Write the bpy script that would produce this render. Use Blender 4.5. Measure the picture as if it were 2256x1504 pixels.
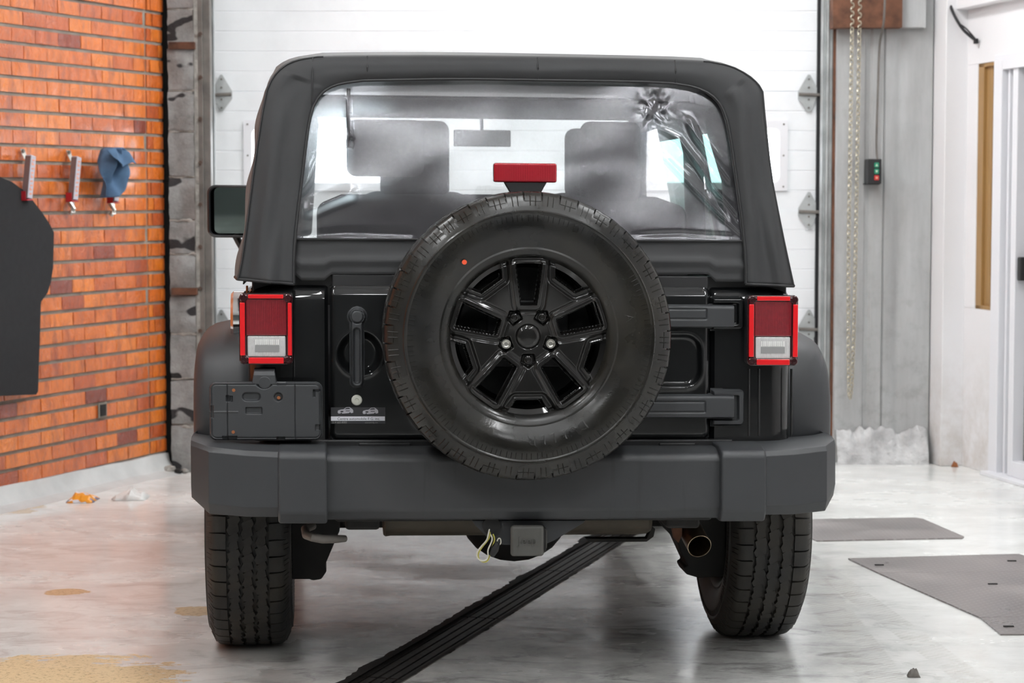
import bpy, bmesh, math, random
import numpy as np
from mathutils import Vector, Matrix, noise
random.seed(7)
PI = math.pi
for o in list(bpy.data.objects):
    bpy.data.objects.remove(o)
SC = bpy.context.scene
COL = SC.collection

# ------------------------------------------------------------------ camera
F, HY, CH = 4700.0, 440.0, 1.43
PITCH = math.atan((752 - HY) / F)
cam = bpy.data.objects.new('camera', bpy.data.cameras.new('camera'))
COL.objects.link(cam)
cam.location = (0, 0, CH)
cam.rotation_euler = (PI / 2 - PITCH, 0, 0)
cam.data.sensor_width = 36
cam.data.lens = F / 2256 * 36
cam.data.clip_start = 0.05
cam.data.clip_end = 200
cam.data.dof.use_dof = True
cam.data.dof.focus_distance = 6.1
cam.data.dof.aperture_fstop = 6.3
SC.camera = cam

# ------------------------------------------------------------------ world and exposure
w = bpy.data.worlds.new('world')
SC.world = w
w.use_nodes = True
w.node_tree.nodes['Background'].inputs[0].default_value = (0.93, 0.97, 1.0, 1)
w.node_tree.nodes['Background'].inputs[1].default_value = 9.0
SC.view_settings.view_transform = 'Standard'
SC.view_settings.look = 'None'
SC.view_settings.gamma = 1
SC.view_settings.exposure = 0.20
LAMP = 35.0      # strength of the fluorescent diffusers

# ------------------------------------------------------------------ node helpers
class NT:
    def __init__(s, name):
        s.m = bpy.data.materials.new(name)
        s.m.use_nodes = True
        s.t = s.m.node_tree
        s.b = s.t.nodes['Principled BSDF']
        s.out = s.t.nodes['Material Output']
    def n(s, typ, **kw):
        nd = s.t.nodes.new(typ)
        for k, v in kw.items():
            setattr(nd, k, v)
        return nd
    def put(s, sock, v):
        if isinstance(v, bpy.types.NodeSocket):
            s.t.links.new(v, sock)
        elif isinstance(v, (tuple, list)):
            if len(sock.default_value) == 4 and len(v) == 3:
                v = (*v, 1)
            sock.default_value = v
        else:
            sock.default_value = v
    def math(s, op, a, b=0.0, clamp=False):
        nd = s.n('ShaderNodeMath', operation=op, use_clamp=clamp)
        s.put(nd.inputs[0], a)
        s.put(nd.inputs[1], b)
        return nd.outputs[0]
    def mix(s, f, a, b):
        nd = s.n('ShaderNodeMix', data_type='RGBA')
        s.put(nd.inputs[0], f); s.put(nd.inputs[6], a); s.put(nd.inputs[7], b)
        return nd.outputs[2]
    def mapr(s, v, a, b, c=0.0, d=1.0):
        nd = s.n('ShaderNodeMapRange')
        s.put(nd.inputs[0], v)
        for i, x in zip((1, 2, 3, 4), (a, b, c, d)):
            s.put(nd.inputs[i], x)
        return nd.outputs[0]
    def pos(s):
        return s.n('ShaderNodeNewGeometry').outputs['Position']
    def oc(s):
        return s.n('ShaderNodeTexCoord').outputs['Object']
    def xyz(s, v):
        nd = s.n('ShaderNodeSeparateXYZ'); s.put(nd.inputs[0], v)
        return nd.outputs
    def mapping(s, v, loc=(0, 0, 0), rot=(0, 0, 0), sc=(1, 1, 1)):
        nd = s.n('ShaderNodeMapping')
        s.put(nd.inputs[0], v); s.put(nd.inputs[1], loc); s.put(nd.inputs[2], rot); s.put(nd.inputs[3], sc)
        return nd.outputs[0]
    def noise(s, vec, scale, detail=4, rough=0.55, dist=0.0):
        nd = s.n('ShaderNodeTexNoise')
        s.put(nd.inputs['Vector'], vec)
        nd.inputs['Scale'].default_value = scale
        nd.inputs['Detail'].default_value = detail
        nd.inputs['Roughness'].default_value = rough
        nd.inputs['Distortion'].default_value = dist
        return nd.outputs[0]
    def bump(s, h, strength=0.3, dist=0.01):
        nd = s.n('ShaderNodeBump')
        nd.inputs['Strength'].default_value = strength
        nd.inputs['Distance'].default_value = dist
        s.put(nd.inputs['Height'], h)
        s.t.links.new(nd.outputs[0], s.b.inputs['Normal'])
        return nd.outputs[0]
    def set(s, **kw):
        names = dict(col='Base Color', rough='Roughness', metal='Metallic', coat='Coat Weight', coatr='Coat Roughness',
                     spec='Specular IOR Level', trans='Transmission Weight', ior='IOR', alpha='Alpha',
                     emis='Emission Color', emst='Emission Strength', sheen='Sheen Weight')
        for k, v in kw.items():
            s.put(s.b.inputs[names[k]], v)
        return s

def M_plain(name, col, rough=0.5, metal=0.0, var=0.0, vs=8.0, bump=0.0, bs=60.0, bd=0.002, **kw):
    k = NT(name)
    k.set(rough=rough, metal=metal, **kw)
    if var:
        nz = k.noise(k.oc(), vs, 5)
        f = k.mapr(nz, 0.3, 0.7)
        k.set(col=k.mix(f, tuple(c * (1 - var) for c in col), tuple(min(1, c * (1 + var)) for c in col)))
    else:
        k.set(col=col)
    if bump:
        k.bump(k.noise(k.oc(), bs, 3), bump, bd)
    return k.m

M = {}
M['paint'] = M_plain('black_gloss_paint', (0.004, 0.0045, 0.005), 0.5, coat=1.0, coatr=0.02, var=0.4, vs=2.0, spec=0.15)
M['grime'] = M_plain('black_paint_dusty', (0.010, 0.010, 0.009), 0.3, coat=0.8, coatr=0.08)
M['plastic'] = M_plain('textured_black_plastic', (0.037, 0.039, 0.042), 0.48, var=0.10, vs=3, bump=0.25, bs=900, bd=0.0006)
M['plastic_dark'] = M_plain('dark_plastic', (0.018, 0.018, 0.019), 0.45)
M['black'] = M_plain('matt_black', (0.006, 0.006, 0.006), 0.7)
M['fabric'] = M_plain('black_soft_top_twill', (0.022, 0.0225, 0.024), 0.66, var=0.15, vs=5, bump=0.3, bs=700, bd=0.0008, sheen=0.15)
M['seam'] = M_plain('seam_binding', (0.016, 0.016, 0.017), 0.55)
M['seat'] = M_plain('grey_seat_cloth', (0.075, 0.068, 0.070), 0.9, var=0.1, vs=6, bump=0.3, bs=300)
M['interior'] = M_plain('interior_plastic', (0.05, 0.055, 0.058), 0.7)
M['chrome'] = M_plain('chrome', (0.8, 0.8, 0.8), 0.12, 1.0)
M['steel'] = M_plain('worn_steel', (0.55, 0.54, 0.50), 0.35, 1.0, var=0.2, vs=20)
M['boltbrown'] = M_plain('brown_bolt', (0.09, 0.06, 0.045), 0.6)
M['galv'] = M_plain('galvanised_steel', (0.46, 0.48, 0.48), 0.42, 0.35, var=0.22, vs=9)
M['darksteel'] = M_plain('dirty_steel', (0.17, 0.155, 0.14), 0.55, 0.25, var=0.3, vs=9)
M['rust'] = M_plain('rusted_steel', (0.13, 0.055, 0.03), 0.8, 0.1, var=0.5, vs=14, bump=0.4, bs=60)
M['muffler'] = M_plain('dirty_muffler', (0.075, 0.062, 0.045), 0.55, 0.4, var=0.3, vs=6)
M['under'] = M_plain('underbody_dirt', (0.012, 0.011, 0.010), 0.75, var=0.4, vs=12)
M['pipe'] = M_plain('exhaust_steel', (0.16, 0.13, 0.10), 0.35, 0.9, var=0.2, vs=25)
M['grey'] = M_plain('hitch_cover_grey', (0.085, 0.083, 0.076), 0.5, var=0.08, vs=20)
M['orange'] = M_plain('rusty_bolt', (0.30, 0.10, 0.03), 0.6)
M['white'] = M_plain('white_plastic', (0.80, 0.80, 0.78), 0.4)
M['redplast'] = M_plain('red_plastic', (0.45, 0.02, 0.03), 0.35)
M['yellow'] = M_plain('yellow_wire', (0.55, 0.50, 0.10), 0.4)
M['whitewire'] = M_plain('white_wire', (0.75, 0.72, 0.62), 0.4)
M['whitepaint'] = M_plain('white_wall_paint', (0.86, 0.85, 0.86), 0.5, var=0.02, vs=2, bump=0.1, bs=30)
M['alu'] = M_plain('white_aluminium_frame', (0.82, 0.82, 0.85), 0.35)
M['greyalu'] = M_plain('grey_aluminium_track', (0.42, 0.42, 0.44), 0.4, 0.3)
M['wood'] = None
M['redlens_trim'] = M_plain('bright_red_reflector', (0.75, 0.015, 0.02), 0.12, coat=1.0)
M['orange_dot'] = M_plain('orange_paint_dot', (0.80, 0.09, 0.03), 0.5)
M['green'] = M_plain('green_button', (0.02, 0.28, 0.16), 0.4)
M['redbtn'] = M_plain('red_button', (0.60, 0.03, 0.03), 0.4)
M['mark'] = M_plain('printed_mark', (0.6, 0.72, 0.55), 0.5)
M['markred'] = M_plain('printed_mark_pink', (0.75, 0.35, 0.25), 0.5)
M['ceil'] = M_plain('ceiling_paint', (0.72, 0.72, 0.72), 0.8)
M['darkwall'] = M_plain('grey_back_wall', (0.10, 0.11, 0.11), 0.7, var=0.2, vs=1.5)
M['amber'] = M_plain('reflector_amber', (0.35, 0.08, 0.01), 0.3)
M['silver_print'] = M_plain('silver_print', (0.45, 0.44, 0.48), 0.5)
M['white_print'] = M_plain('white_print', (0.78, 0.78, 0.84), 0.5)
M['dark_print'] = M_plain('dark_print', (0.03, 0.03, 0.035), 0.5)
M['grey_print'] = M_plain('grey_print', (0.30, 0.30, 0.28), 0.5)
M['mirror'] = M_plain('mirror_glass', (0.42, 0.50, 0.47), 0.03, 1.0)

def mk():
    # wood
    k = NT('varnished_pine')
    nz = k.noise(k.mapping(k.oc(), sc=(30, 30, 1.5)), 3, 5)
    k.set(col=k.mix(nz, (0.26, 0.14, 0.045), (0.46, 0.27, 0.10)), rough=0.45); M['wood'] = k.m
    # tyre rubber: dusty brown on faces turned towards the side, wet in patches
    k = NT('wet_dirty_tyre_rubber')
    nz = k.noise(k.oc(), 4.5, 5, 0.6)
    f = k.mapr(nz, 0.35, 0.65)
    k.set(col=k.mix(f, (0.007, 0.007, 0.007), (0.018, 0.016, 0.012)))
    nz2 = k.noise(k.mapping(k.oc(), loc=(3, 1, 2)), 7, 4)
    k.set(rough=k.mapr(nz2, 0.32, 0.66, 0.14, 0.40), spec=0.5)
    k.bump(k.noise(k.oc(), 150, 3), 0.25, 0.001); M['rubber'] = k.m
    k = NT('dusty_road_tyre_rubber')
    nz = k.noise(k.oc(), 6, 5, 0.6)
    k.set(col=k.mix(k.mapr(nz, 0.4, 0.65), (0.014, 0.014, 0.0135), (0.032, 0.028, 0.022)), rough=0.6)
    k.bump(k.noise(k.oc(), 150, 3), 0.25, 0.001); M['rubber_dry'] = k.m
    # red lens with fine vertical ribs
    def lens(name, c, c2, freq, rough=0.12):
        k = NT(name)
        x = k.xyz(k.oc())[0]
        s_ = k.math('SINE', k.math('MULTIPLY', x, freq))
        nz = k.noise(k.oc(), 90, 2)
        fac = k.mapr(k.math('ADD', s_, k.math('MULTIPLY', nz, 1.2)), -0.6, 1.6)
        k.set(col=k.mix(fac, c, c2), rough=rough, coat=1.0, coatr=0.05)
        k.bump(s_, 0.5, 0.0006)
        return k.m
    M['redlens'] = lens('ribbed_dark_red_lens', (0.10, 0.006, 0.012), (0.30, 0.016, 0.025), 2600)
    M['clearlens'] = lens('ribbed_clear_lens', (0.42, 0.41, 0.41), (0.70, 0.70, 0.70), 1500)
    M['brakelens'] = lens('brake_light_lens', (0.30, 0.004, 0.012), (0.42, 0.006, 0.020), 2400)
    # vinyl window
    k = NT('scratched_clear_vinyl')
    t = k.t
    tr = k.n('ShaderNodeBsdfTransparent'); tr.inputs[0].default_value = (0.97, 0.99, 0.99, 1)
    rf = k.n('ShaderNodeBsdfRefraction'); rf.inputs['Color'].default_value = (0.92, 0.98, 1, 1); rf.inputs['IOR'].default_value = 1.12; rf.inputs['Roughness'].default_value = 0.55
    m0 = k.n('ShaderNodeMixShader'); m0.inputs[0].default_value = 0.16
    t.links.new(tr.outputs[0], m0.inputs[1]); t.links.new(rf.outputs[0], m0.inputs[2])
    gl = k.n('ShaderNodeBsdfGlossy'); gl.inputs['Color'].default_value = (0.95, 0.95, 1, 1)
    df = k.n('ShaderNodeBsdfDiffuse'); df.inputs['Color'].default_value = (0.62, 0.60, 0.66, 1)
    tl = k.n('ShaderNodeBsdfTranslucent'); tl.inputs['Color'].default_value = (0.6, 0.65, 0.68, 1)
    oc = k.oc()
    scr = k.noise(k.mapping(oc, rot=(0, 0.25, 0), sc=(90, 90, 3)), 6, 4, 0.7)
    blot = k.noise(oc, 4, 4, 0.6)
    gl.inputs['Roughness'].default_value = 0.12
    bp = k.n('ShaderNodeBump'); bp.inputs['Strength'].default_value = 0.10; bp.inputs['Distance'].default_value = 0.002
    k.put(bp.inputs['Height'], scr)
    for g in (gl,):
        t.links.new(bp.outputs[0], g.inputs['Normal'])
    m1 = k.n('ShaderNodeMixShader'); m2 = k.n('ShaderNodeMixShader'); m3 = k.n('ShaderNodeMixShader')
    m1.inputs[0].default_value = 0.45
    t.links.new(df.outputs[0], m1.inputs[1]); t.links.new(tl.outputs[0], m1.inputs[2])
    haze = k.math('ADD', k.mapr(blot, 0.3, 0.7, 0.04, 0.12), k.mapr(scr, 0.42, 0.8, 0.0, 0.12))
    k.put(m2.inputs[0], haze)
    t.links.new(m0.outputs[0], m2.inputs[1]); t.links.new(m1.outputs[0], m2.inputs[2])
    lw = k.n('ShaderNodeLayerWeight'); lw.inputs[0].default_value = 0.35
    t.links.new(bp.outputs[0], lw.inputs['Normal'])
    k.put(m3.inputs[0], k.mapr(lw.outputs['Fresnel'], 0.0, 1.0, 0.045, 0.95))
    t.links.new(m2.outputs[0], m3.inputs[1]); t.links.new(gl.outputs[0], m3.inputs[2])
    t.links.new(m3.outputs[0], k.out.inputs[0]); M['vinyl'] = k.m
    def glass(name, tint, refl=0.08):
        k = NT(name); t = k.t
        tr = k.n('ShaderNodeBsdfTransparent'); tr.inputs[0].default_value = (*tint, 1)
        gl = k.n('ShaderNodeBsdfGlossy'); gl.inputs['Roughness'].default_value = 0.03
        mx = k.n('ShaderNodeMixShader'); mx.inputs[0].default_value = refl
        t.links.new(tr.outputs[0], mx.inputs[1]); t.links.new(gl.outputs[0], mx.inputs[2])
        t.links.new(mx.outputs[0], k.out.inputs[0]); return k.m
    M['wsglass'] = glass('green_tinted_windscreen', (0.95, 1.0, 0.995))
    M['tint'] = glass('tinted_side_vinyl', (0.12, 0.20, 0.18))
    k = NT('frosted_pane'); t = k.t
    tr = k.n('ShaderNodeBsdfTransparent'); tr.inputs[0].default_value = (0.95, 0.97, 1, 1)
    df = k.n('ShaderNodeBsdfTranslucent'); df.inputs['Color'].default_value = (0.9, 0.95, 1, 1)
    mx = k.n('ShaderNodeMixShader'); mx.inputs[0].default_value = 0.5
    t.links.new(tr.outputs[0], mx.inputs[1]); t.links.new(df.outputs[0], mx.inputs[2])
    t.links.new(mx.outputs[0], k.out.inputs[0]); M['pane'] = k.m
    k = NT('grey_obscure_glass'); k.set(col=(0.42, 0.45, 0.45), rough=0.15); M['obscure'] = k.m
    # brick
    k = NT('glazed_orange_brick')
    info = k.n('ShaderNodeObjectInfo')
    rnd = info.outputs['Random']
    ramp = k.n('ShaderNodeValToRGB')
    cr = ramp.color_ramp
    cr.elements[0].position = 0.0; cr.elements[0].color = (0.20, 0.030, 0.012, 1)
    cr.elements[1].position = 1.0; cr.elements[1].color = (0.84, 0.22, 0.020, 1)
    for p_, c_ in ((0.025, (0.30, 0.045, 0.014, 1)), (0.06, (0.56, 0.105, 0.018, 1)), (0.5, (0.76, 0.175, 0.018, 1))):
        e = cr.elements.new(p_); e.color = c_
    k.put(ramp.inputs[0], rnd)
    nz = k.noise(k.mapping(k.pos(), sc=(1, 1, 0.35)), 17, 5, 0.6)
    dirt = k.mapr(nz, 0.50, 0.72)
    k.set(col=k.mix(k.math('MULTIPLY', dirt, 0.75), ramp.outputs[0], (0.26, 0.045, 0.014)), coat=0.9, coatr=0.20,
          rough=k.mapr(nz, 0.3, 0.7, 0.22, 0.42))
    k.bump(k.noise(k.mapping(k.pos(), sc=(1, 1, 0.6)), 22, 5, 0.65, 1.6), 0.9, 0.014)
    M['brick'] = k.m
    M['mortar'] = M_plain('grey_mortar', (0.27, 0.24, 0.20), 0.9, var=0.25, vs=12, bump=0.5, bs=120, bd=0.004)
    # concrete block with tar blots
    k = NT('old_concrete_block')
    p_ = k.pos()
    nz = k.noise(p_, 9, 6, 0.65)
    b2 = k.noise(k.mapping(p_, loc=(4, 0, 1.7), sc=(1, 1, 1.7)), 5.2, 2, 0.4)
    blot = k.mapr(b2, 0.61, 0.63)
    c1 = k.mix(k.mapr(nz, 0.3, 0.7), (0.20, 0.20, 0.195), (0.38, 0.385, 0.38))
    k.set(col=k.mix(blot, c1, (0.035, 0.034, 0.036)), rough=0.9)
    k.bump(k.noise(p_, 70, 5, 0.7), 0.7, 0.008); M['block'] = k.m
    M['blockmortar'] = M_plain('slopped_mortar', (0.36, 0.34, 0.31), 0.95, var=0.3, vs=20, bump=0.8, bs=50, bd=0.01)
    # formed concrete wall
    k = NT('board_formed_concrete')
    p_ = k.pos()
    nz = k.noise(k.mapping(p_, sc=(2.5, 2.5, 0.35)), 3, 6, 0.65)
    n2 = k.noise(p_, 12, 6, 0.7)
    z = k.xyz(p_)[2]
    low = k.mapr(z, 0.1, 1.3, 1.0, 0.0)
    c1 = k.mix(k.mapr(nz, 0.3, 0.7), (0.36, 0.36, 0.355), (0.50, 0.51, 0.51))
    c2 = k.mix(k.math('MULTIPLY', k.mapr(n2, 0.5, 0.75), k.math('ADD', k.math('MULTIPLY', low, 0.5), 0.15)), c1, (0.22, 0.215, 0.20))
    k.set(col=c2, rough=0.75); k.bump(n2, 0.35, 0.006); M['concrete'] = k.m
    M['lump'] = M_plain('painted_rubble_base', (0.56, 0.56, 0.56), 0.7, var=0.35, vs=9, bump=0.9, bs=26, bd=0.02)
    # white pillar, dirtier near the floor
    k = NT('white_wall_dirty_foot')
    p_ = k.pos()
    z = k.xyz(p_)[2]
    nz = k.noise(p_, 8, 6, 0.7)
    f = k.math('MULTIPLY', k.mapr(z, 0.0, 0.7, 1.0, 0.0), k.mapr(nz, 0.35, 0.65))
    k.set(col=k.mix(k.math('MULTIPLY', f, 0.6), (0.83, 0.82, 0.83), (0.48, 0.42, 0.35)), rough=0.5)
    k.bump(nz, 0.2, 0.004); M['pillar'] = k.m
    # garage door
    k = NT('white_door_skin')
    p_ = k.pos()
    nz = k.noise(p_, 3, 6, 0.6)
    k.set(col=k.mix(k.mapr(nz, 0.45, 0.75), (0.88, 0.90, 0.92), (0.80, 0.82, 0.84)), rough=0.35, spec=0.4)
    k.bump(k.noise(k.mapping(p_, sc=(1, 1, 0.2)), 200, 2), 0.06, 0.001); M['door'] = k.m
    # carpet mat
    M['mat'] = M_plain('black_carpet_mat', (0.020, 0.020, 0.022), 0.95, var=0.12, vs=30, bump=0.8, bs=500, bd=0.002)
    M['cloth'] = M_plain('blue_microfibre', (0.085, 0.16, 0.27), 0.9, var=0.15, vs=20, bump=0.5, bs=500, bd=0.001)
    # floor plates
    k = NT('diamond_plate')
    oc = k.oc()
    ck = k.n('ShaderNodeTexVoronoi'); k.put(ck.inputs['Vector'], k.mapping(oc, rot=(0, 0, 0.785), sc=(1, 1, 1))); ck.inputs['Scale'].default_value = 36
    ck.inputs['Randomness'].default_value = 0.0
    d = k.mapr(ck.outputs[0], 0.20, 0.35, 1.0, 0.0)
    nz = k.noise(oc, 3, 5)
    c1 = k.mix(k.mapr(nz, 0.3, 0.7), (0.20, 0.18, 0.175), (0.34, 0.31, 0.30))
    k.set(col=k.mix(k.math('MULTIPLY', d, 0.35), c1, (0.55, 0.53, 0.52)), rough=k.mapr(nz, 0.3, 0.7, 0.25, 0.5), metal=0.35)
    k.bump(d, 0.5, 0.002); M['plate'] = k.m
    # wrapper
    k = NT('printed_wrapper')
    v = k.n('ShaderNodeTexVoronoi'); v.inputs['Scale'].default_value = 26; k.put(v.inputs['Vector'], k.oc())
    x = k.xyz(v.outputs['Color'])[0]
    rp = k.n('ShaderNodeValToRGB'); rp.color_ramp.interpolation = 'CONSTANT'
    rp.color_ramp.elements[0].color = (0.95, 0.38, 0.03, 1); rp.color_ramp.elements[1].position = 0.45; rp.color_ramp.elements[1].color = (0.85, 0.85, 0.9, 1)
    e = rp.color_ramp.elements.new(0.75); e.color = (0.18, 0.18, 0.30, 1)
    k.put(rp.inputs[0], x); k.set(col=rp.outputs[0], rough=0.35); M['wrapper'] = k.m
    # lamp
    k = NT('fluorescent_diffuser'); k.set(col=(0.9, 0.9, 0.9), emis=(0.97, 0.99, 1.0), emst=LAMP); M['lamp'] = k.m
    # curb
    k = NT('painted_curb')
    nz = k.noise(k.pos(), 5, 6)
    k.set(col=k.mix(k.mapr(nz, 0.3, 0.75), (0.70, 0.71, 0.70), (0.50, 0.51, 0.50)), rough=0.35); M['curb'] = k.m
mk()

# ------------------------------------------------------------------ geometry helpers
def tag(o, label=None, cat=None, group=None, kind=None):
    if label: o['label'] = label
    if cat: o['category'] = cat
    if group: o['group'] = group
    if kind: o['kind'] = kind
    return o

def link_mesh(name, me, parent=None, kind=None):
    o = bpy.data.objects.new(name, me)
    COL.objects.link(o)
    if parent is not None: o.parent = parent
    if kind: o['kind'] = kind
    return o

def empty(name, loc=(0, 0, 0), rz=0.0, parent=None):
    o = bpy.data.objects.new(name, None)
    COL.objects.link(o)
    o.location = loc; o.rotation_euler = (0, 0, rz)
    o.empty_display_size = 0.1
    if parent is not None: o.parent = parent
    return o

class MB:
    def __init__(s): s.v = []; s.f = []
    def add(s, vs, fs):
        b = len(s.v)
        s.v += [tuple(v) for v in vs]
        s.f += [tuple(b + i for i in f) for f in fs]
        return s
    def box(s, c, d, rot=None, taper=None):
        x, y, z = d[0] / 2, d[1] / 2, d[2] / 2
        vs = [Vector((sx * x, sy * y, sz * z)) for sz in (-1, 1) for sy in (-1, 1) for sx in (-1, 1)]
        if rot is not None: vs = [rot @ v for v in vs]
        vs = [v + Vector(c) for v in vs]
        return s.add(vs, [(0, 2, 3, 1), (4, 5, 7, 6), (0, 1, 5, 4), (2, 6, 7, 3), (0, 4, 6, 2), (1, 3, 7, 5)])
    def box2(s, a, b):
        return s.box([(a[i] + b[i]) / 2 for i in range(3)], [abs(b[i] - a[i]) for i in range(3)])
    def grid(s, P, closed_u=False, closed_v=False, flip=False):
        nu, nv = len(P), len(P[0])
        vs = [p for r in P for p in r]
        fs = []
        for i in range(nu if closed_u else nu - 1):
            for j in range(nv if closed_v else nv - 1):
                a = i * nv + j; b = ((i + 1) % nu) * nv + j
                c = ((i + 1) % nu) * nv + (j + 1) % nv; d = i * nv + (j + 1) % nv
                fs.append((a, d, c, b) if flip else (a, b, c, d))
        return s.add(vs, fs)
    def tube(s, pts, r, n=8, cap=True):
        pts = [Vector(p) for p in pts]
        rr = r if isinstance(r, (list, tuple)) else [r] * len(pts)
        P = []; up = None
        for i, p in enumerate(pts):
            t = (pts[min(i + 1, len(pts) - 1)] - pts[max(i - 1, 0)]).normalized()
            if up is None:
                up = t.orthogonal().normalized()
            up = (up - t * up.dot(t))
            up = up.normalized() if up.length > 1e-6 else t.orthogonal().normalized()
            q = t.cross(up)
            P.append([p + (up * math.cos(2 * PI * k / n) + q * math.sin(2 * PI * k / n)) * rr[i] for k in range(n)])
        b = len(s.v)
        s.grid(P, closed_v=True)
        if cap:
            s.f.append(tuple(b + k for k in range(n)))
            s.f.append(tuple(b + (len(pts) - 1) * n + k for k in reversed(range(n))))
        return s
    def cyl(s, a, b, r, n=24): return s.tube([a, b], r, n)
    def prism(s, poly, f0, f1):
        n = len(poly)
        vs = [f0(*p) for p in poly] + [f1(*p) for p in poly]
        return s.add(vs, [tuple(range(n)), tuple(reversed(range(n, 2 * n)))] + [(i, n + i, n + (i + 1) % n, (i + 1) % n) for i in range(n)])
    def loft(s, secs, cap=True):
        b = len(s.v); n = len(secs[0])
        s.grid(secs, closed_v=True)
        if cap:
            s.f.append(tuple(b + k for k in range(n)))
            s.f.append(tuple(b + (len(secs) - 1) * n + k for k in reversed(range(n))))
        return s
    def build(s, name, mat, parent=None, smooth=True, bevel=0.0, seg=2, kind=None, ang=35, solid=0.0, recalc=True):
        me = bpy.data.meshes.new(name)
        me.from_pydata([tuple(v) for v in s.v], [], s.f)
        me.validate()
        if recalc:
            bm = bmesh.new(); bm.from_mesh(me)
            bmesh.ops.recalc_face_normals(bm, faces=bm.faces)
            bm.to_mesh(me); bm.free()
        me.materials.append(mat)
        if smooth:
            me.polygons.foreach_set('use_smooth', [True] * len(me.polygons))
            if not bevel: me.set_sharp_from_angle(angle=math.radians(ang))
        o = link_mesh(name, me, parent, kind)
        if solid:
            md = o.modifiers.new('s', 'SOLIDIFY'); md.thickness = solid; md.offset = 0
        if bevel:
            md = o.modifiers.new('b', 'BEVEL'); md.width = bevel; md.segments = seg; md.limit_method = 'ANGLE'
            md.angle_limit = math.radians(30); md.harden_normals = True
        return o

def rrect(x0, z0, x1, z1, r, n=5):
    pts = []
    for cx, cz, a in ((x1 - r, z1 - r, 0), (x0 + r, z1 - r, PI / 2), (x0 + r, z0 + r, PI), (x1 - r, z0 + r, 1.5 * PI)):
        for k in range(n + 1):
            t = a + PI / 2 * k / n
            pts.append((cx + r * math.cos(t), cz + r * math.sin(t)))
    return pts

def resample(pts, n):
    pts = np.array(pts, float)
    d = np.r_[0, np.cumsum(np.linalg.norm(np.diff(pts, axis=0), axis=1))]
    t = np.linspace(0, d[-1], n)
    return np.stack([np.interp(t, d, pts[:, i]) for i in range(pts.shape[1])], 1)

def smooth_path(pts, n, it=2):
    pts = [np.array(p, float) for p in pts]
    for _ in range(it):
        q = [pts[0]]
        for a, b in zip(pts[:-1], pts[1:]):
            q += [a * 0.75 + b * 0.25, a * 0.25 + b * 0.75]
        q.append(pts[-1]); pts = q
    return resample(pts, n)

def text_mesh(txt, size, extrude, mat, name, parent, origin, ux, uz, nrm, align='LEFT', xs=1.0, shear=0.0):
    c = bpy.data.curves.new('t', 'FONT'); c.body = txt; c.size = size; c.extrude = extrude; c.align_x = align
    c.resolution_u = 2; c.shear = shear
    t = bpy.data.objects.new('t', c); COL.objects.link(t)
    me = bpy.data.meshes.new_from_object(t)
    bpy.data.objects.remove(t); bpy.data.curves.remove(c)
    ux, uz, nrm, origin = Vector(ux), Vector(uz), Vector(nrm), Vector(origin)
    for v in me.vertices:
        v.co = origin + ux * v.co.x * xs + uz * v.co.y + nrm * v.co.z
    me.materials.clear(); me.materials.append(mat); me.name = name
    return link_mesh(name, me, parent)

# ------------------------------------------------------------------ measuring helpers (photograph pixel -> place in the room)
def ray(x, y):
    u = (x - 1128) / F; v = -(y - 752) / F
    return Vector((u, math.cos(PITCH) + v * math.sin(PITCH), -math.sin(PITCH) + v * math.cos(PITCH)))
EYE = Vector((0, 0, CH))
def G(x, y):                       # on the floor
    d = ray(x, y); p = EYE + d * (-CH / d.z); return Vector((p.x, p.y, 0))
def W(x, y, Y):                    # on a wall square to the room
    d = ray(x, y); return EYE + d * (Y / d.y)
YAW = math.radians(5.0)
CD = 6.2
CO = Vector(((1153 - 1128) / F * CD, CD, 0))
RI = Matrix.Rotation(-YAW, 3, 'Z')
TILT = 0.0085                      # the body leans a touch on its springs
def B(px, py, y0=0.0, k=0.0, z0=1.17):   # in the car's frame, on the plane y = y0 + k (z - z0)
    d = RI @ ray(px, py); o = RI @ (EYE - CO)
    t = (y0 + k * (o.z - z0) - o.y) / (d.y - k * d.z)
    p = o + d * t
    return Vector((p.x, p.y, p.z + TILT * p.x))

# ================================================================== ROOM
A0 = Vector((-1.824, 11.194, 0)); DW = Vector((-0.38756, -0.92184, 0)); NW = Vector((0.92184, -0.38756, 0))
CEIL = 3.55
YD = 11.72                         # garage door plane
# right wall line
RW = [G(2178, 1043), G(2256, 1075)]
rd = (RW[1] - RW[0]).normalized()
RWend = RW[0] + rd * 13.8
# floor with a slot for the trench drain
dl0, dl1, dr0, dr1 = G(771, 1490), G(1283, 1199), G(913, 1490), G(1360, 1199)
ddir = ((dl1 - dl0).normalized() + (dr1 - dr0).normalized()).normalized()
dn = Vector((ddir.y, -ddir.x, 0))
DWID = 0.5 * ((dr0 - dl0).dot(dn) + (dr1 - dl1).dot(dn))
dc = (dl0 + dl1) / 2
def DP(s, w_, z=0.0):
    return Vector((dc.x + ddir.x * s + dn.x * w_, dc.y + ddir.y * s + dn.y * w_, z))
S0, S1 = -3.2, 1.66
fl = MB()
X0, X1, Y0, Y1 = -7.6, 6.2, -2.6, 13.2
def onl(w_, y):                    # point with given y on line offset w_
    s_ = (y - dc.y - dn.y * w_) / ddir.y
    return DP(s_, w_)
fl.add([(X0, Y0, 0), onl(0, Y0), onl(0, Y1), (X0, Y1, 0)], [(0, 1, 2, 3)])
fl.add([onl(DWID, Y0), (X1, Y0, 0), (X1, Y1, 0), onl(DWID, Y1)], [(0, 1, 2, 3)])
fl.add([onl(0, Y0), onl(DWID, Y0), DP(S0, DWID), DP(S0, 0)], [(0, 1, 2, 3)])
fl.add([DP(S1, 0), DP(S1, DWID), onl(DWID, Y1), onl(0, Y1)], [(0, 1, 2, 3)])

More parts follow.
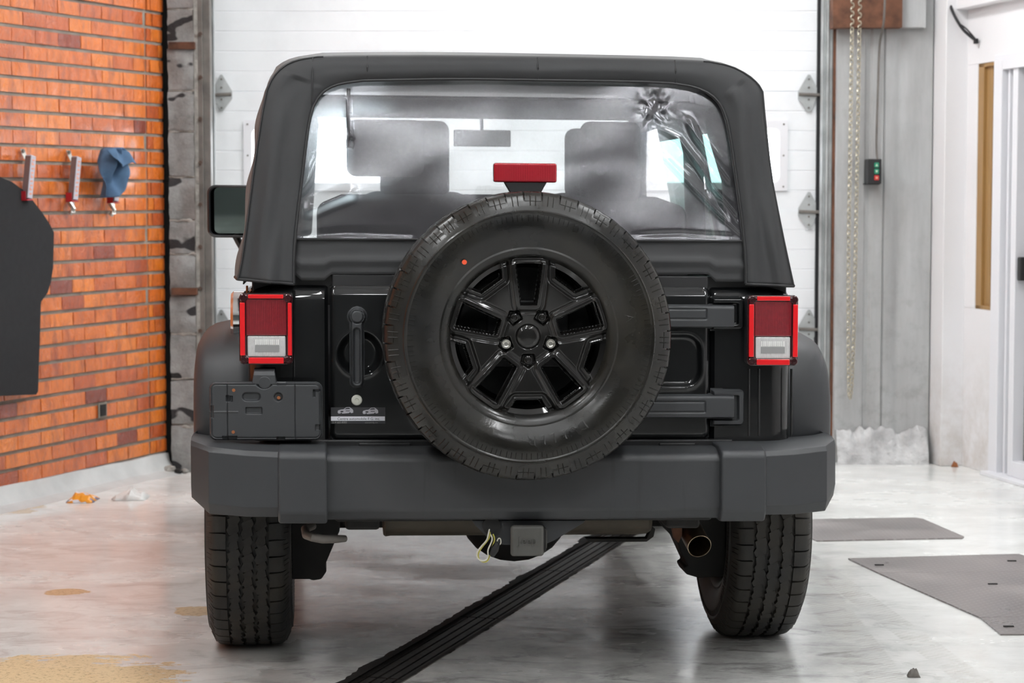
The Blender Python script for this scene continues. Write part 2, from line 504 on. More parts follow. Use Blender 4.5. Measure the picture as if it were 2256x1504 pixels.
def floor_mat():
    k = NT('worn_painted_wet_floor')
    p = k.pos()
    X, Y, Z = k.xyz(p)
    st = k.mapping(p, sc=(0.9, 1.1, 1))
    n1 = k.noise(st, 2.2, 7, 0.62, 0.6)
    n2 = k.noise(p, 7, 7, 0.7)
    n3 = k.noise(k.mapping(p, rot=(0, 0, 0.9), sc=(1, 1.9, 1)), 4.2, 7, 0.7, 1.2)
    # lane dirt, with the shade under the car painted in; greyer near the camera
    lane = k.math('SUBTRACT', 1.0, k.mapr(k.math('ABSOLUTE', k.math('SUBTRACT', X, 0.15)), 0.75, 1.55), clamp=True)
    farfade = k.mapr(Y, 8.2, 11.2, 1.0, 0.15)
    near = k.mapr(Y, 7.6, 6.2, 0.0, 0.55)
    rightside = k.mapr(X, 0.9, 1.6, 0.0, 1.0)
    dm = k.math('MULTIPLY', k.math('MAXIMUM', lane, k.math('MULTIPLY', near, rightside)), farfade)
    dm = k.math('ADD', dm, k.mapr(n1, 0.3, 0.7, -0.25, 0.25), clamp=True)
    left = k.mapr(X, -0.6, -1.3)
    white = k.mix(k.mapr(n2, 0.4, 0.75), (0.90, 0.91, 0.88), (0.78, 0.78, 0.75))
    white = k.mix(k.math('MULTIPLY', left, k.mapr(n3, 0.48, 0.68, 0.0, 0.8)), white, (0.62, 0.56, 0.53))
    grey = k.mix(k.mapr(n2, 0.35, 0.65), (0.42, 0.42, 0.405), (0.66, 0.66, 0.64))
    grey = k.mix(k.math('MULTIPLY', k.mapr(n3, 0.52, 0.70), 0.85), grey, (0.12, 0.12, 0.115))
    col = k.mix(dm, white, grey)
    # peeled tan patches
    def patch(px, py, rx, ry, soft=0.25):
        nonlocal col
        c = G(px, py)
        dx = k.math('DIVIDE', k.math('SUBTRACT', X, c.x), rx); dy = k.math('DIVIDE', k.math('SUBTRACT', Y, c.y), ry)
        r2 = k.math('ADD', k.math('MULTIPLY', dx, dx), k.math('MULTIPLY', dy, dy))
        e = k.math('ADD', r2, k.math('MULTIPLY', k.math('ADD', k.math('MULTIPLY', k.math('SUBTRACT', n3, 0.5), 1.2), k.math('SUBTRACT', n2, 0.5)), 2.6))
        f = k.mapr(e, 0.96, 1.02, 1.0, 0.0)
        tan = k.mix(k.mapr(k.noise(p, 60, 4, 0.8), 0.52, 0.66), (0.66, 0.50, 0.30), (0.34, 0.24, 0.13))
        col = k.mix(f, col, tan)
        edge = k.math('MULTIPLY', k.mapr(e, 0.98, 1.04, 1.0, 0.0), k.math('SUBTRACT', 1.0, f))
        col = k.mix(k.math('MULTIPLY', edge, 0.5), col, (0.25, 0.16, 0.08))
        return f
    f1 = patch(90, 1492, 0.42, 0.30)
    f2 = patch(30, 1118, 0.13, 0.22)
    f3 = patch(145, 1305, 0.08, 0.07)
    f4 = patch(430, 1345, 0.075, 0.09)
    f5 = patch(208, 1073, 0.02, 0.10)
    f6 = patch(-40, 1500, 0.30, 0.30)
    # tyre prints on the right
    def track(a, b, wd):
        nonlocal col
        pa, pb = G(*a), G(*b)
        d = (pb - pa).normalized(); nn = Vector((-d.y, d.x, 0))
        u = k.math('ADD', k.math('MULTIPLY', X, d.x), k.math('ADD', k.math('MULTIPLY', Y, d.y), -pa.dot(d)))
        v = k.math('ADD', k.math('MULTIPLY', X, nn.x), k.math('ADD', k.math('MULTIPLY', Y, nn.y), -pa.dot(nn)))
        band = k.mapr(k.math('ABSOLUTE', v), wd * 0.9, wd, 1.0, 0.0)
        cells = k.math('MULTIPLY', k.math('SINE', k.math('MULTIPLY', u, 190.0)), k.math('SINE', k.math('MULTIPLY', v, 150.0)))
        f = k.math('MULTIPLY', k.math('MULTIPLY', band, k.mapr(cells, -0.3, 0.3, 0.25, 1.0)), k.mapr(n2, 0.4, 0.6))
        col = k.mix(k.math('MULTIPLY', f, 0.42), col, (0.34, 0.31, 0.26))
    track((1830, 1340), (1950, 1500), 0.075)
    track((1860, 1290), (2010, 1400), 0.055)
    # pale crack line under the car
    pa, pb = G(745, 1262), G(1115, 1296)
    d = (pb - pa).normalized(); nn = Vector((-d.y, d.x, 0)); L = (pb - pa).length
    u = k.math('ADD', k.math('MULTIPLY', X, d.x), k.math('ADD', k.math('MULTIPLY', Y, d.y), -pa.dot(d)))
    v = k.math('ADD', k.math('MULTIPLY', X, nn.x), k.math('ADD', k.math('MULTIPLY', Y, nn.y), -pa.dot(nn)))
    v = k.math('ADD', v, k.math('MULTIPLY', k.math('SUBTRACT', n3, 0.5), 0.16))
    f = k.math('MULTIPLY', k.mapr(k.math('ABSOLUTE', v), 0.006, 0.016, 1.0, 0.0), k.math('MULTIPLY', k.mapr(u, 0, 0.05), k.mapr(u, L - 0.05, L, 1.0, 0.0)))
    col = k.mix(k.math('MULTIPLY', f, 0.75), col, (0.80, 0.80, 0.78))
    # small dark grit
    gr = k.noise(p, 90, 3, 0.8)
    col = k.mix(k.math('MULTIPLY', k.mapr(gr, 0.69, 0.74), 0.6), col, (0.08, 0.07, 0.06))
    wet = k.noise(k.mapping(p, sc=(0.8, 1.2, 1)), 1.6, 5, 0.6)
    rr = k.mapr(wet, 0.35, 0.65, 0.07, 0.34)
    rr = k.math('ADD', rr, k.math('MULTIPLY', k.math('ADD', f1, f6), 0.5), clamp=True)
    k.set(col=col, rough=rr, spec=0.5)
    hb = k.math('ADD', k.math('MULTIPLY', n3, 0.6), k.math('MULTIPLY', n2, 0.4))
    k.bump(hb, 0.22, 0.006)
    return k.m
M['floor'] = floor_mat()
fl.build('floor', M['floor'], kind='structure', smooth=False)

# trench drain: sunk channel with long bars, tar along the edges
dr = empty('trench_drain', DP((S0 + S1) / 2, DWID / 2))
tag(dr, 'black grated trench drain running diagonally across the floor under the vehicle', 'drain')
def dl(p): return Vector(p) - dr.location
def DPl(s, w_, z=0.0): return dl(DP(s, w_, z))
ch = MB(); dp = -0.10
ch.add([DPl(S0, 0), DPl(S1, 0), DPl(S1, 0, dp), DPl(S0, 0, dp)], [(0, 1, 2, 3)])
ch.add([DPl(S0, DWID), DPl(S1, DWID), DPl(S1, DWID, dp), DPl(S0, DWID, dp)], [(0, 1, 2, 3)])
ch.add([DPl(S0, 0, dp), DPl(S1, 0, dp), DPl(S1, DWID, dp), DPl(S0, DWID, dp)], [(0, 1, 2, 3)])
ch.add([DPl(S0, 0), DPl(S0, DWID), DPl(S0, DWID, dp), DPl(S0, 0, dp)], [(0, 1, 2, 3)])
ch.add([DPl(S1, 0), DPl(S1, DWID), DPl(S1, DWID, dp), DPl(S1, 0, dp)], [(0, 1, 2, 3)])
ch.build('channel', M['black'], dr, smooth=False)
M['grate'] = M_plain('dirty_iron_grate', (0.022, 0.019, 0.017), 0.5, 0.3, var=0.5, vs=30, bump=0.6, bs=80)
NB = 5
for seg_ in range(5):
    a = S0 + (S1 - S0) * seg_ / 5 + 0.004; b = S0 + (S1 - S0) * (seg_ + 1) / 5 - 0.004
    g = MB()
    for i in range(NB):
        w0 = DWID * (i + 0.10) / NB; w1 = DWID * (i + 0.86) / NB
        g.add([DPl(a, w0, -0.006), DPl(b, w0, -0.006), DPl(b, w1, -0.006), DPl(a, w1, -0.006),
               DPl(a, w0, -0.03), DPl(b, w0, -0.03), DPl(b, w1, -0.03), DPl(a, w1, -0.03)],
              [(0, 1, 2, 3), (4, 5, 6, 7), (0, 1, 5, 4), (3, 2, 6, 7), (0, 3, 7, 4), (1, 2, 6, 5)])
    for j in range(7):
        s_ = a + (b - a) * (j + 0.5) / 7
        g.add([DPl(s_ - .006, 0.004, -0.012), DPl(s_ + .006, 0.004, -0.012), DPl(s_ + .006, DWID - 0.004, -0.012), DPl(s_ - .006, DWID - 0.004, -0.012),
               DPl(s_ - .006, 0.004, -0.028), DPl(s_ + .006, 0.004, -0.028), DPl(s_ + .006, DWID - 0.004, -0.028), DPl(s_ - .006, DWID - 0.004, -0.028)],
              [(0, 1, 2, 3), (4, 5, 6, 7), (0, 1, 5, 4), (3, 2, 6, 7), (0, 3, 7, 4), (1, 2, 6, 5)])
    g.build('grate', M['grate'], dr, smooth=False)
tr_ = MB()
N_ = 420
for side in (0, 1):
    P = []
    for i in range(N_ + 1):
        s_ = S0 + (S1 - S0) * i / N_
        nz = noise.noise(Vector((s_ * 9, side * 7.3, 0))) + 0.6 * noise.noise(Vector((s_ * 31, side * 3.1, 2)))
        nz2 = max(0.0, noise.noise(Vector((s_ * 3.1, 5 + side, 1))))
        e = (0.012 + 0.018 * abs(nz) + 0.05 * nz2 * nz2) if side == 0 else (0.003 + 0.010 * abs(nz))
        w0 = 0.0 if side == 0 else DWID
        sg = -1 if side == 0 else 1
        P.append([DPl(s_, w0 - sg * 0.012, 0.0), DPl(s_, w0 + sg * e * 0.5, 0.0022), DPl(s_, w0 + sg * e, 0.0004)])
    tr_.grid(P)
tr_.build('tar_edge', M['under'], dr)
rim_ = MB()
rim_.add([DPl(S0, DWID + 0.0, 0.0015), DPl(S1, DWID, 0.0015), DPl(S1, DWID + 0.006, 0.0015), DPl(S0, DWID + 0.006, 0.0015),
          DPl(S0, DWID + 0.0, -0.02), DPl(S1, DWID, -0.02), DPl(S1, DWID + 0.006, -0.02), DPl(S0, DWID + 0.006, -0.02)],
         [(0, 1, 2, 3), (4, 5, 6, 7), (0, 1, 5, 4), (3, 2, 6, 7), (0, 3, 7, 4), (1, 2, 6, 5)])
rim_.build('edge_angle', M['darksteel'], dr, smooth=False)

# ceiling, back wall, wall above door etc
cb = MB(); cb.box2((X0, Y0, CEIL), (X1, Y1, CEIL + 0.1)); cb.build('ceiling', M['ceil'], kind='structure', smooth=False)
cb = MB(); cb.box2((X0, Y0 - 0.1, 0), (X1, Y0, CEIL)); cb.build('wall_rear', M['darkwall'], kind='structure', smooth=False)

# ---- left brick wall
wl = empty('wall_left', A0, math.atan2(DW.y, DW.x)); wl['kind'] = 'structure'
LW = 15.0; ZB = 0.105; CRS = 0.079; BP = 0.1872; BH = 0.0625; HJ = 0.006
b = MB(); b.box2((-0.0, -0.18, ZB - 0.01), (LW, -0.004, CEIL)); b.build('mortar_bed', M['mortar'], wl, smooth=False)
# curb: sloped painted plinth
b = MB()
P = []
NSEG = 60
for i in range(NSEG + 1):
    s_ = -0.0 + LW * (i / NSEG) ** 2
    j = 0.006 * noise.noise(Vector((s_ * 4, 0, 0)))
    P.append([Vector((s_, -0.18, 0)), Vector((s_, -0.18, ZB)), Vector((s_, 0.012 + j, ZB - 0.006 + j)), Vector((s_, 0.02 + j, ZB * 0.55)), Vector((s_, 0.05 + 2 * j, 0.02)), Vector((s_, 0.13 + 4 * j, 0.0))])
b.loft([[v for v in r] for r in P])
b.build('curb', M['curb'], wl)
def brick_mesh(L, h, seed):
    m_ = MB(); nx = 4; nz_ = 3; P = []
    for i in range(nz_):
        row = []
        for j in range(nx):
            x = L * (j / (nx - 1) - 0.5); z = h * (i / (nz_ - 1) - 0.5)
            ed = (i in (0, nz_ - 1)) or (j in (0, nx - 1))
            y = 0.0035 + (0.0 if ed else 0.003) + 0.0035 * noise.noise(Vector((x * 25, z * 30, seed * 3.7)))
            row.append(Vector((x, y, z)))
        P.append(row)
    m_.grid(P)
    n = len(m_.v)
    border = [j for j in range(nx)] + [i * nx + nx - 1 for i in range(1, nz_)] + [(nz_ - 1) * nx + j for j in range(nx - 2, -1, -1)] + [i * nx for i in range(nz_ - 2, 0, -1)]
    bv = [(m_.v[i][0], -0.006, m_.v[i][2]) for i in border]
    m_.v += bv
    nb = len(border)
    for q in range(nb):
        m_.f.append((border[q], border[(q + 1) % nb], n + (q + 1) % nb, n + q))
    me = bpy.data.meshes.new('brick'); me.from_pydata(m_.v, [], m_.f)
    bm = bmesh.new(); bm.from_mesh(me); bmesh.ops.recalc_face_normals(bm, faces=bm.faces); bm.to_mesh(me); bm.free()
    me.materials.append(M['brick']); me.polygons.foreach_set('use_smooth', [True] * len(me.polygons)); me.set_sharp_from_angle(angle=math.radians(50))
    return me
bcache = {}
def get_brick(L):
    k = (round(L, 3), random.randint(0, 3))
    if k not in bcache: bcache[k] = brick_mesh(k[0], BH, k[1] + k[0] * 100)
    return bcache[k]
rest = MB()
rowtop = int((CEIL - ZB) / CRS)
def put_brick(s0, s1, r):
    zc = ZB + CRS * (r + 0.5)
    L = s1 - s0 - HJ
    if L < 0.012: return
    sc_ = (s0 + s1) / 2
    fan = -0.014 * max(0.0, 1 - zc / 1.6)
    if r < 29 and s0 < 1.50:
        o = link_mesh('brick', get_brick(L), wl)
        o.location = (sc_, random.uniform(-0.0015, 0.0015), zc + fan * sc_)
        o.rotation_euler = (random.uniform(-.006, .006), -fan * 1.0, random.uniform(-.008, .008))
    elif s0 < 6.5:
        y = random.uniform(-0.001, 0.002)
        rest.box((sc_, 0.002 + y, zc + (fan * sc_ if s0 < 1.7 else 0)), (L, 0.014, BH))
CR = 0.163
for r in range(rowtop):
    j0 = 0.370 if r % 2 == 0 else 0.2785
    j0 += random.uniform(-.003, .003)
    st_ = j0 - BP
    edges = [CR + 0.004]
    k_ = st_
    while k_ < CR + 0.02: k_ += BP
    while k_ < 6.6: edges.append(k_); k_ += BP
    for a, b_ in zip(edges[:-1], edges[1:]): put_brick(a, b_, r)
    # repaired strip to the right of the vertical joint
    if r % 2 == 0: es = [0.0, 0.045, CR - 0.006] if r % 4 else [0.0, 0.10, CR - 0.006]
    else: es = [0.0, 0.028, 0.125, CR - 0.006] if r % 3 else [0.0, 0.115, CR - 0.006]
    for a, b_ in zip(es[:-1], es[1:]): put_brick(a, b_, r)
rest.build('brick_field', M['brick'], wl, smooth=False, kind='stuff')

# electrical outlet hole in the brick wall
def WLp(px, py, off=0.0):         # on the brick wall, local coordinates (s, y, z)
    d = ray(px, py); n_ = Vector((-DW.y, DW.x, 0)) * -1
    n_ = NW
    t = ((A0 + NW * off) - EYE).dot(n_) / d.dot(n_)
    p = EYE + d * t
    return Vector(((p - A0).dot(DW), off, p.z))
c0 = WLp(222, 903)
b = MB(); b.box((c0.x, 0.010, c0.z), (0.075, 0.006, 0.075)); 
b.build('outlet_plate', M['mortar'], wl, bevel=0.002)
b = MB(); b.box((c0.x, 0.013, c0.z), (0.05, 0.006, 0.058)); b.build('outlet_hole', M['under'], wl, smooth=False)

# ---- concrete block column beside the door (left)
YB = 11.16
cl = empty('wall_pier', (W(398, 1000, YB).x, YB + 0.2, 0)); cl['kind'] = 'structure'
cx = cl.location
xl, xr = W(376, 700, YB).x, W(434, 900, YB).x
b = MB(); b.box2((xl - cx.x, -0.192 , 0), (xr - cx.x + .02, 0.5, CEIL)); b.build('core', M['blockmortar'], cl, smooth=False)
joints = [1040, 935, 835, 735, 650, 560, 485, 390, 290, 200, 105, 20, -75, -170]
for y0_, y1_ in zip(joints[:-1], joints[1:]):
    z0_ = W(400, y0_, YB).z; z1_ = W(400, y1_, YB).z
    if y0_ == 1040: z0_ = 0.0
    m_ = MB(); P = []
    for i in range(7):
        row = []
        for j in range(7):
            x = xl + (xr - xl) * j / 6 + 0.006 * (random.random() - .5); z = z0_ + 0.006 + (z1_ - z0_ - 0.012) * i / 6
            yy = -0.212 + 0.02 * noise.noise(Vector((x * 9, z * 9, 1)))
            if i in (0, 6): yy += 0.008
            row.append(Vector((x - cx.x, yy, z)))
        P.append(row)
    P = [[Vector((v.x, -0.02, v.z)) for v in P[0]]] + P + [[Vector((v.x, -0.02, v.z)) for v in P[-1]]]
    m_.grid(P); m_.build('concrete_block', M['block'], cl)
b = MB()
for py in (940, 835, 735, 560, 485, 390, 290, 200, 20):
    z = W(400, py, YB).z
    pts = []
    for j in range(12):
        x = xl + (xr - xl) * j / 11
        pts.append(Vector((x - cx.x, -0.198, z + 0.012 * noise.noise(Vector((x * 30, z * 5, 0))))))
    b.tube(pts, [0.004 + 0.012 * abs(noise.noise(Vector((p_.x * 25, p_.z * 9, 3)))) for p_ in pts], 6)
b.build('mortar_bead', M['blockmortar'], cl)
b = MB()
for py in (101, 641): 
    z = W(400, py, YB).z
    b.box2((xl - cx.x + .01, -0.235, z - 0.018), (xr - cx.x + 0.01, -0.19, z + 0.018))
b.build('steel_tie', M['rust'], cl, smooth=False)
# rubble at the foot
for i in range(9):
    m_ = MB(); r_ = random.uniform(0.015, 0.035)
    px = random.uniform(362, 425); c_ = G(px, random.uniform(1028, 1046)); 
    P = []
    for u in range(5):
        th = PI * u / 4
        P.append([c_ - cx + Vector((r_ * math.sin(th) * math.cos(a) * random.uniform(.7, 1.2), r_ * math.sin(th) * math.sin(a) * random.uniform(.7, 1.2), r_ * 0.6 + r_ * 0.7 * math.cos(th))) for a in [2 * PI * q / 7 for q in range(7)]])
    m_.grid(P, closed_v=True); m_.build('rubble', M['blockmortar'] if i % 3 else M['under'], cl, smooth=False)

# steel jamb channel with bolts
jx0, jx1 = W(432, 500, 11.2).x, W(466, 500, 11.2).x
jm = MB(); z1_ = CEIL
jm.box2((jx0, 11.17, 0), (jx0 + 0.045, 11.24, z1_)); jm.box2((jx0 + 0.045, 11.20, 0), (jx1, 11.28, z1_))
jm.box2((jx0 - 0.004, 11.16, 0), (jx0 + 0.004, 11.26, z1_))
jamb = jm.build('trim_1', M['darksteel'], kind='structure', bevel=0.002)
for py in (75, 170, 262, 358, 450, 543, 635, 728, 820, 910):
    p_ = W(442, py, 11.17)
    m_ = MB(); m_.cyl((p_.x, 11.171, p_.z), (p_.x, 11.155, p_.z), 0.011, 6); m_.build('bolt', M['boltbrown'], jamb, smooth=False)

# ---- garage door
xL, xR = W(474, 400, YD).x, W(1803, 400, YD).x
ZJ = [W(1700, y_, YD).z for y_ in (201, 463)]
PH = ZJ[0] - ZJ[1]
gd = empty('door_1', ((xL + xR) / 2, YD, 0)); gd['kind'] = 'structure'
gx = gd.location.x
wins = [((555, 283), (845, 402)), ((1433, 283), (1716, 402))]
zs = [ZJ[0] - PH * i for i in range(0, 4)]
zb = [0.0] + [z for z in reversed(zs) if z > 0.05] + [ZJ[0] + PH, ZJ[0] + 2 * PH]
NR = 6
wrec = [(W(a[0], a[1], YD).x - gx, W(b_[0], b_[1], YD).x - gx, W(a[0], b_[1], YD).z, W(a[0], a[1], YD).z) for a, b_ in wins]
for z0_, z1_ in zip(zb[:-1], zb[1:]):
    if z1_ - z0_ < 0.03: continue
    m_ = MB()
    has = abs(z0_ - ZJ[1]) < 0.01
    xs = [xL - gx, xR - gx]
    if has:
        xs = [xL - gx] + [q for wr in wrec for q in wr[:2]] + [xR - gx]
    nr = max(2, round((z1_ - z0_) / PH * NR))
    prof = [(z0_ + 0.002, 0.02), (z0_ + 0.002, 0.0)]
    for i in range(1, nr):
        z = z0_ + (z1_ - z0_) * i / nr
        prof += [(z - 0.004, 0.0), (z - 0.0015, 0.0035), (z + 0.0015, 0.0035), (z + 0.004, 0.0)]
    prof += [(z1_ - 0.002, 0.0), (z1_ - 0.002, 0.02)]
    def strip(xa, xb, zlo=None, zhi=None):
        pr = prof
        if zlo is not None:
            pr = [(z, y) for z, y in prof if z < zlo - .001] + [(zlo, 0.0), (zlo, 0.03)]
            m_.grid([[Vector((xa, y, z)) for z, y in pr], [Vector((xb, y, z)) for z, y in pr]])
            pr = [(zhi, 0.03), (zhi, 0.0)] + [(z, y) for z, y in prof if z > zhi + .001]
        m_.grid([[Vector((xa, y, z)) for z, y in pr], [Vector((xb, y, z)) for z, y in pr]])
    if has:
        strip(xs[0], xs[1]); strip(xs[1], xs[2], wrec[0][2], wrec[0][3]); strip(xs[2], xs[3]); strip(xs[3], xs[4], wrec[1][2], wrec[1][3]); strip(xs[4], xs[5])
    else: strip(xs[0], xs[1])
    m_.build('door_panel', M['door'], gd)
    if not has:
        m_ = MB(); m_.box2((xL - gx, 0.022, z0_ - .02), (xR - gx, 0.05, z1_ + .02)); m_.build('panel_back', M['door'], gd, smooth=False)  # unseen backing added to stop daylight leaking through the seams
for (a, b_, c_, d_) in wrec:
    m_ = MB(); t_ = 0.045
    out = rrect(a - t_, c_ - t_, b_ + t_, d_ + t_, 0.012); inn = rrect(a, c_, b_, d_, 0.035)
    P = [[Vector((x, y, z)) for x, z in q] for q, y in ((out, 0.0), (out, -0.014), (inn, -0.014), (inn, 0.03))]
    m_.grid(P, closed_v=True); fr_ = m_.build('window_frame', M['alu'], gd)
    m_ = MB(); m_.add([(a, 0.02, c_), (b_, 0.02, c_), (b_, 0.02, d_), (a, 0.02, d_)], [(0, 1, 2, 3)]); m_.build('pane', M['pane'], fr_, smooth=False)
    m_ = MB()
    for sx in (a - t_ * .5, b_ + t_ * .5):
        for q in (c_ - t_ * .5, (c_ + d_) / 2, d_ + t_ * .5): m_.cyl((sx, -0.014, q), (sx, -0.018, q), 0.005, 8)
    m_.build('screws', M['darksteel'], fr_)
# hinges with rollers
def hinge(px, py, side):
    c_ = W(px, py, YD - 0.02); c_.x -= gx
    m_ = MB()
    h1, h2 = 0.10, 0.10
    poly = [(-0.052, 0.012), (0.0, h1), (0.012, h1), (0.055, 0.02), (0.05, -0.02), (0.016, -h2), (0.0, -h2), (-0.052, -0.03)]
    m_.prism(poly, lambda x, z: Vector((c_.x + side * x, -0.012, c_.z + z)), lambda x, z: Vector((c_.x + side * x, -0.018, c_.z + z)))
    h_ = m_.build('hinge', M['galv'], gd, bevel=0.001)
    m_ = MB(); m_.cyl((c_.x - side * 0.05, -0.026, c_.z - 0.006), (c_.x + side * 0.105, -0.026, c_.z - 0.012), 0.009, 10)
    m_.cyl((c_.x + side * 0.085, -0.026, c_.z - 0.012), (c_.x + side * 0.105, -0.026, c_.z - 0.012), 0.022, 14)
    m_.build('roller', M['darksteel'], h_)
    m_ = MB()
    for q in (0.075, 0.03, -0.035, -0.08): m_.cyl((c_.x + side * 0.005, -0.018, c_.z + q), (c_.x + side * 0.005, -0.024, c_.z + q), 0.006, 6)
    m_.build('screws', M['darksteel'], h_, smooth=False)
for py in (205, 463, 722): hinge(1780, py, 1)
for py in (205, 463, 722): hinge(490, py, -1)
# seals and vertical tracks
def vbar(name, px0, px1, Y, mat, kind='structure', yb=0.05, prof=None):
    a, b_ = W(px0, 500, Y).x, W(px1, 500, Y).x
    m_ = MB()
    if prof:
        P = [[Vector((a + (b_ - a) * u, Y + v, z)) for u, v in prof] for z in (0.0, CEIL)]
        m_.loft(P)
    else: m_.box2((a, Y, 0), (b_, Y + yb, CEIL))
    return m_.build(name, mat, kind=kind, bevel=0.0015)
M['seal'] = M_plain('rubber_seal', (0.012, 0.012, 0.014), 0.6)
vbar('trim_2', 1797, 1808, 11.70, M['seal'])
U = [(0, 0), (0.12, -0.015), (0.2, 0.0), (0.32, 0.0), (0.38, -0.02), (0.55, -0.02), (0.62, 0.0), (0.85, 0.0), (1, -0.02), (1, 0.03), (0, 0.03)]
vbar('trim_3', 1806, 1834, 11.64, M['galv'], prof=U)
vbar('trim_4', 1833, 1841, 11.60, M['rust'])
vbar('trim_5', 463, 475, 11.60, M['galv'], prof=U)
# wall filling behind / outside of the door
b = MB(); b.box2((X0, YD + 0.06, 0), (xL + 0.005, YD + 0.3, CEIL)); b.box2((xR - 0.005, YD + 0.06, 0), (X1, YD + 0.3, CEIL))
b.build('wall_front', M['concrete'], kind='structure', smooth=False)
b = MB(); b.box2((X0, 11.3, 0), (jx0 + .01, YD + 0.1, CEIL)); b.build('wall_reveal', M['under'], kind='structure', smooth=False)

# ---- concrete wall right of the door
YC = 11.57
rc = empty('wall_right_concrete', (W(1935, 1000, YC).x, YC, 0)); rc['kind'] = 'structure'
rcx = rc.location.x
m_ = MB(); P = []
xs = [(1838, 0.03), (1840, 0.0), (1876, 0.0), (1900, 0.004), (1904, 0.014), (1912, 0.016), (1918, 0.004), (1941, 0.0), (1943, 0.012), (1946, 0.0), (1968, 0.0), (1972, 0.006), (1982, 0.006), (1986, 0.0), (2048, 0.0), (2050, 0.2)]
for i in range(40):
    z = CEIL * i / 39
    P.append([Vector((W(px, 700, YC).x - rcx, y + 0.004 * noise.noise(Vector((px * .03, z * 2, 0))), z)) for px, y in xs])
m_.grid(P); m_.build('concrete_face', M['concrete'], rc)
# rubble mound along the foot
m_ = MB(); P = []
xa, xb = W(1840, 1000, YC).x - rcx, W(2040, 1000, YC).x - rcx
for i in range(70):
    u = i / 69; x = xa + (xb - xa) * u
    row = []
    hmax = 0.185 + 0.035 * noise.noise(Vector((u * 5, 1, 2))) + 0.02 * noise.noise(Vector((u * 17, 1, 2)))
    for j in range(16):
        v = j / 15
        z = hmax * (1 - v); y = -0.002 - 0.10 * v ** 0.6
        nz = noise.noise(Vector((x * 14, z * 14 + v * 3, 3))) + 0.5 * noise.noise(Vector((x * 37, z * 37, 1)))
        row.append(Vector((x + 0.006 * nz, y + 0.022 * nz * (0.25 + u * 0.9) * math.sin(PI * min(1, v + .1)), max(0, z + 0.008 * nz * (v < 1)))))
    P.append(row)
m_.grid(P); m_.build('rubble_base', M['lump'], rc)
# beam at the top
m_ = MB(); p0, p1 = W(1836, 60, 11.45), W(1990, 0, 11.45)
m_.box2((p0.x - rcx, -0.10, p0.z), (p1.x - rcx, 0.02, CEIL)); m_.build('header_beam', M['rust'], rc, smooth=False)
m_ = MB(); p1b = W(2040, 82, 11.5)
m_.box2((p1.x - rcx + .001, -0.06, W(1990, 60, 11.5).z), (p1b.x - rcx, 0.02, CEIL)); m_.build('header_pad', M['concrete'], rc, smooth=False)

# ---- white pillar, window wall and sliding door on the right
def cornerpts():
    a = G(2016, 1008); b_ = G(2072, 1027); c_ = G(2117, 1022); d_ = RW[0]; e_ = RW[1]
    return a, b_, c_, d_, e_
pa, pb, pc, pd, pe = cornerpts()
m_ = MB()
def quadwall(m_, a, b_, z0_, z1_, th=None):
    m_.add([(a.x, a.y, z0_), (b_.x, b_.y, z0_), (b_.x, b_.y, z1_), (a.x, a.y, z1_)], [(0, 1, 2, 3)])
poly = [(pa.x - .02, pa.y + .1), (pb.x, pb.y), (pc.x, pc.y - .06), (pc.x + .3, pc.y + .6), (pa.x, pa.y + .6)]
m_.prism(poly, lambda x, y: Vector((x, y, 0)), lambda x, y: Vector((x, y, CEIL)))
m_.build('wall_right_pillar', M['pillar'], kind='structure', bevel=0.006)
# window wall local frame: origin at pc', along rd toward the camera
o_ = Vector((pc.x - 0.012, pc.y - 0.05, 0)); rdir = (Vector((pd.x, pd.y, 0)) - o_); LB = rdir.length; rdir.normalize()
rn = Vector((rdir.y, -rdir.x, 0))           # points into the room (-x)
if rn.x > 0: rn = -rn
def onR(px, py, base=o_, dr_=None, off=0.0):
    n_ = rn; d = ray(px, py); t = ((base + n_ * off) - EYE).dot(n_) / d.dot(n_); p = EYE + d * t
    return (p - base).dot(rdir), p.z
s_end = onR(2187, 700)[0]
zs_, zt_ = onR(2160, 681)[1], onR(2160, 140)[1]
ww = empty('wall_right', o_, math.atan2(rdir.y, rdir.x)); ww['kind'] = 'structure'
sg = 1 if (Matrix.Rotation(math.atan2(rdir.y, rdir.x), 3, 'Z') @ Vector((0, 1, 0))).dot(rn) > 0 else -1
def RB(m_, s0, s1, o0, o1, z0_, z1_):       # box in wall frame, o = distance into the room
    m_.box2((s0, sg * o0, z0_), (s1, sg * o1, z1_)); return m_
RB(MB(), -0.02, s_end, -0.22, 0.0, 0.0, zs_).build('lower_panel', M['pillar'], ww, bevel=0.003)
RB(MB(), -0.02, 14.5, -0.22, 0.0, zt_, CEIL).build('upper_panel', M['pillar'], ww, bevel=0.003)
RB(MB(), -0.1, 14.5, 0.0, 0.07, onR(2142, 20)[1], CEIL).build('beam', M['pillar'], ww, bevel=0.004)
RB(MB(), s_end + 1.75, 14.5, -0.22, 0.0, 0, zt_).build('near_panel', M['pillar'], ww, bevel=0.003)
sw0, sw1 = onR(2151, 400)[0], onR(2163, 400)[0]
RB(MB(), -0.02, sw0, -0.22, 0.0, zs_, zt_).build('window_reveal', M['pillar'], ww, bevel=0.003)
wn = RB(MB(), sw0, sw1, -0.16, -0.004, zs_, zt_).build('window_frame', M['wood'], ww, bevel=0.002)
RB(MB(), sw0, s_end, -0.16, -0.004, zt_ - 0.02, zt_).build('window_head', M['wood'], wn, bevel=0.002)
RB(MB(), sw0, s_end, -0.16, -0.004, zs_, zs_ + 0.02).build('window_sill', M['wood'], wn, bevel=0.002)
RB(MB(), sw1, onR(2176, 400)[0], -0.16, -0.02, zs_, zt_).build('window_stop', M['wood'], wn, bevel=0.002)
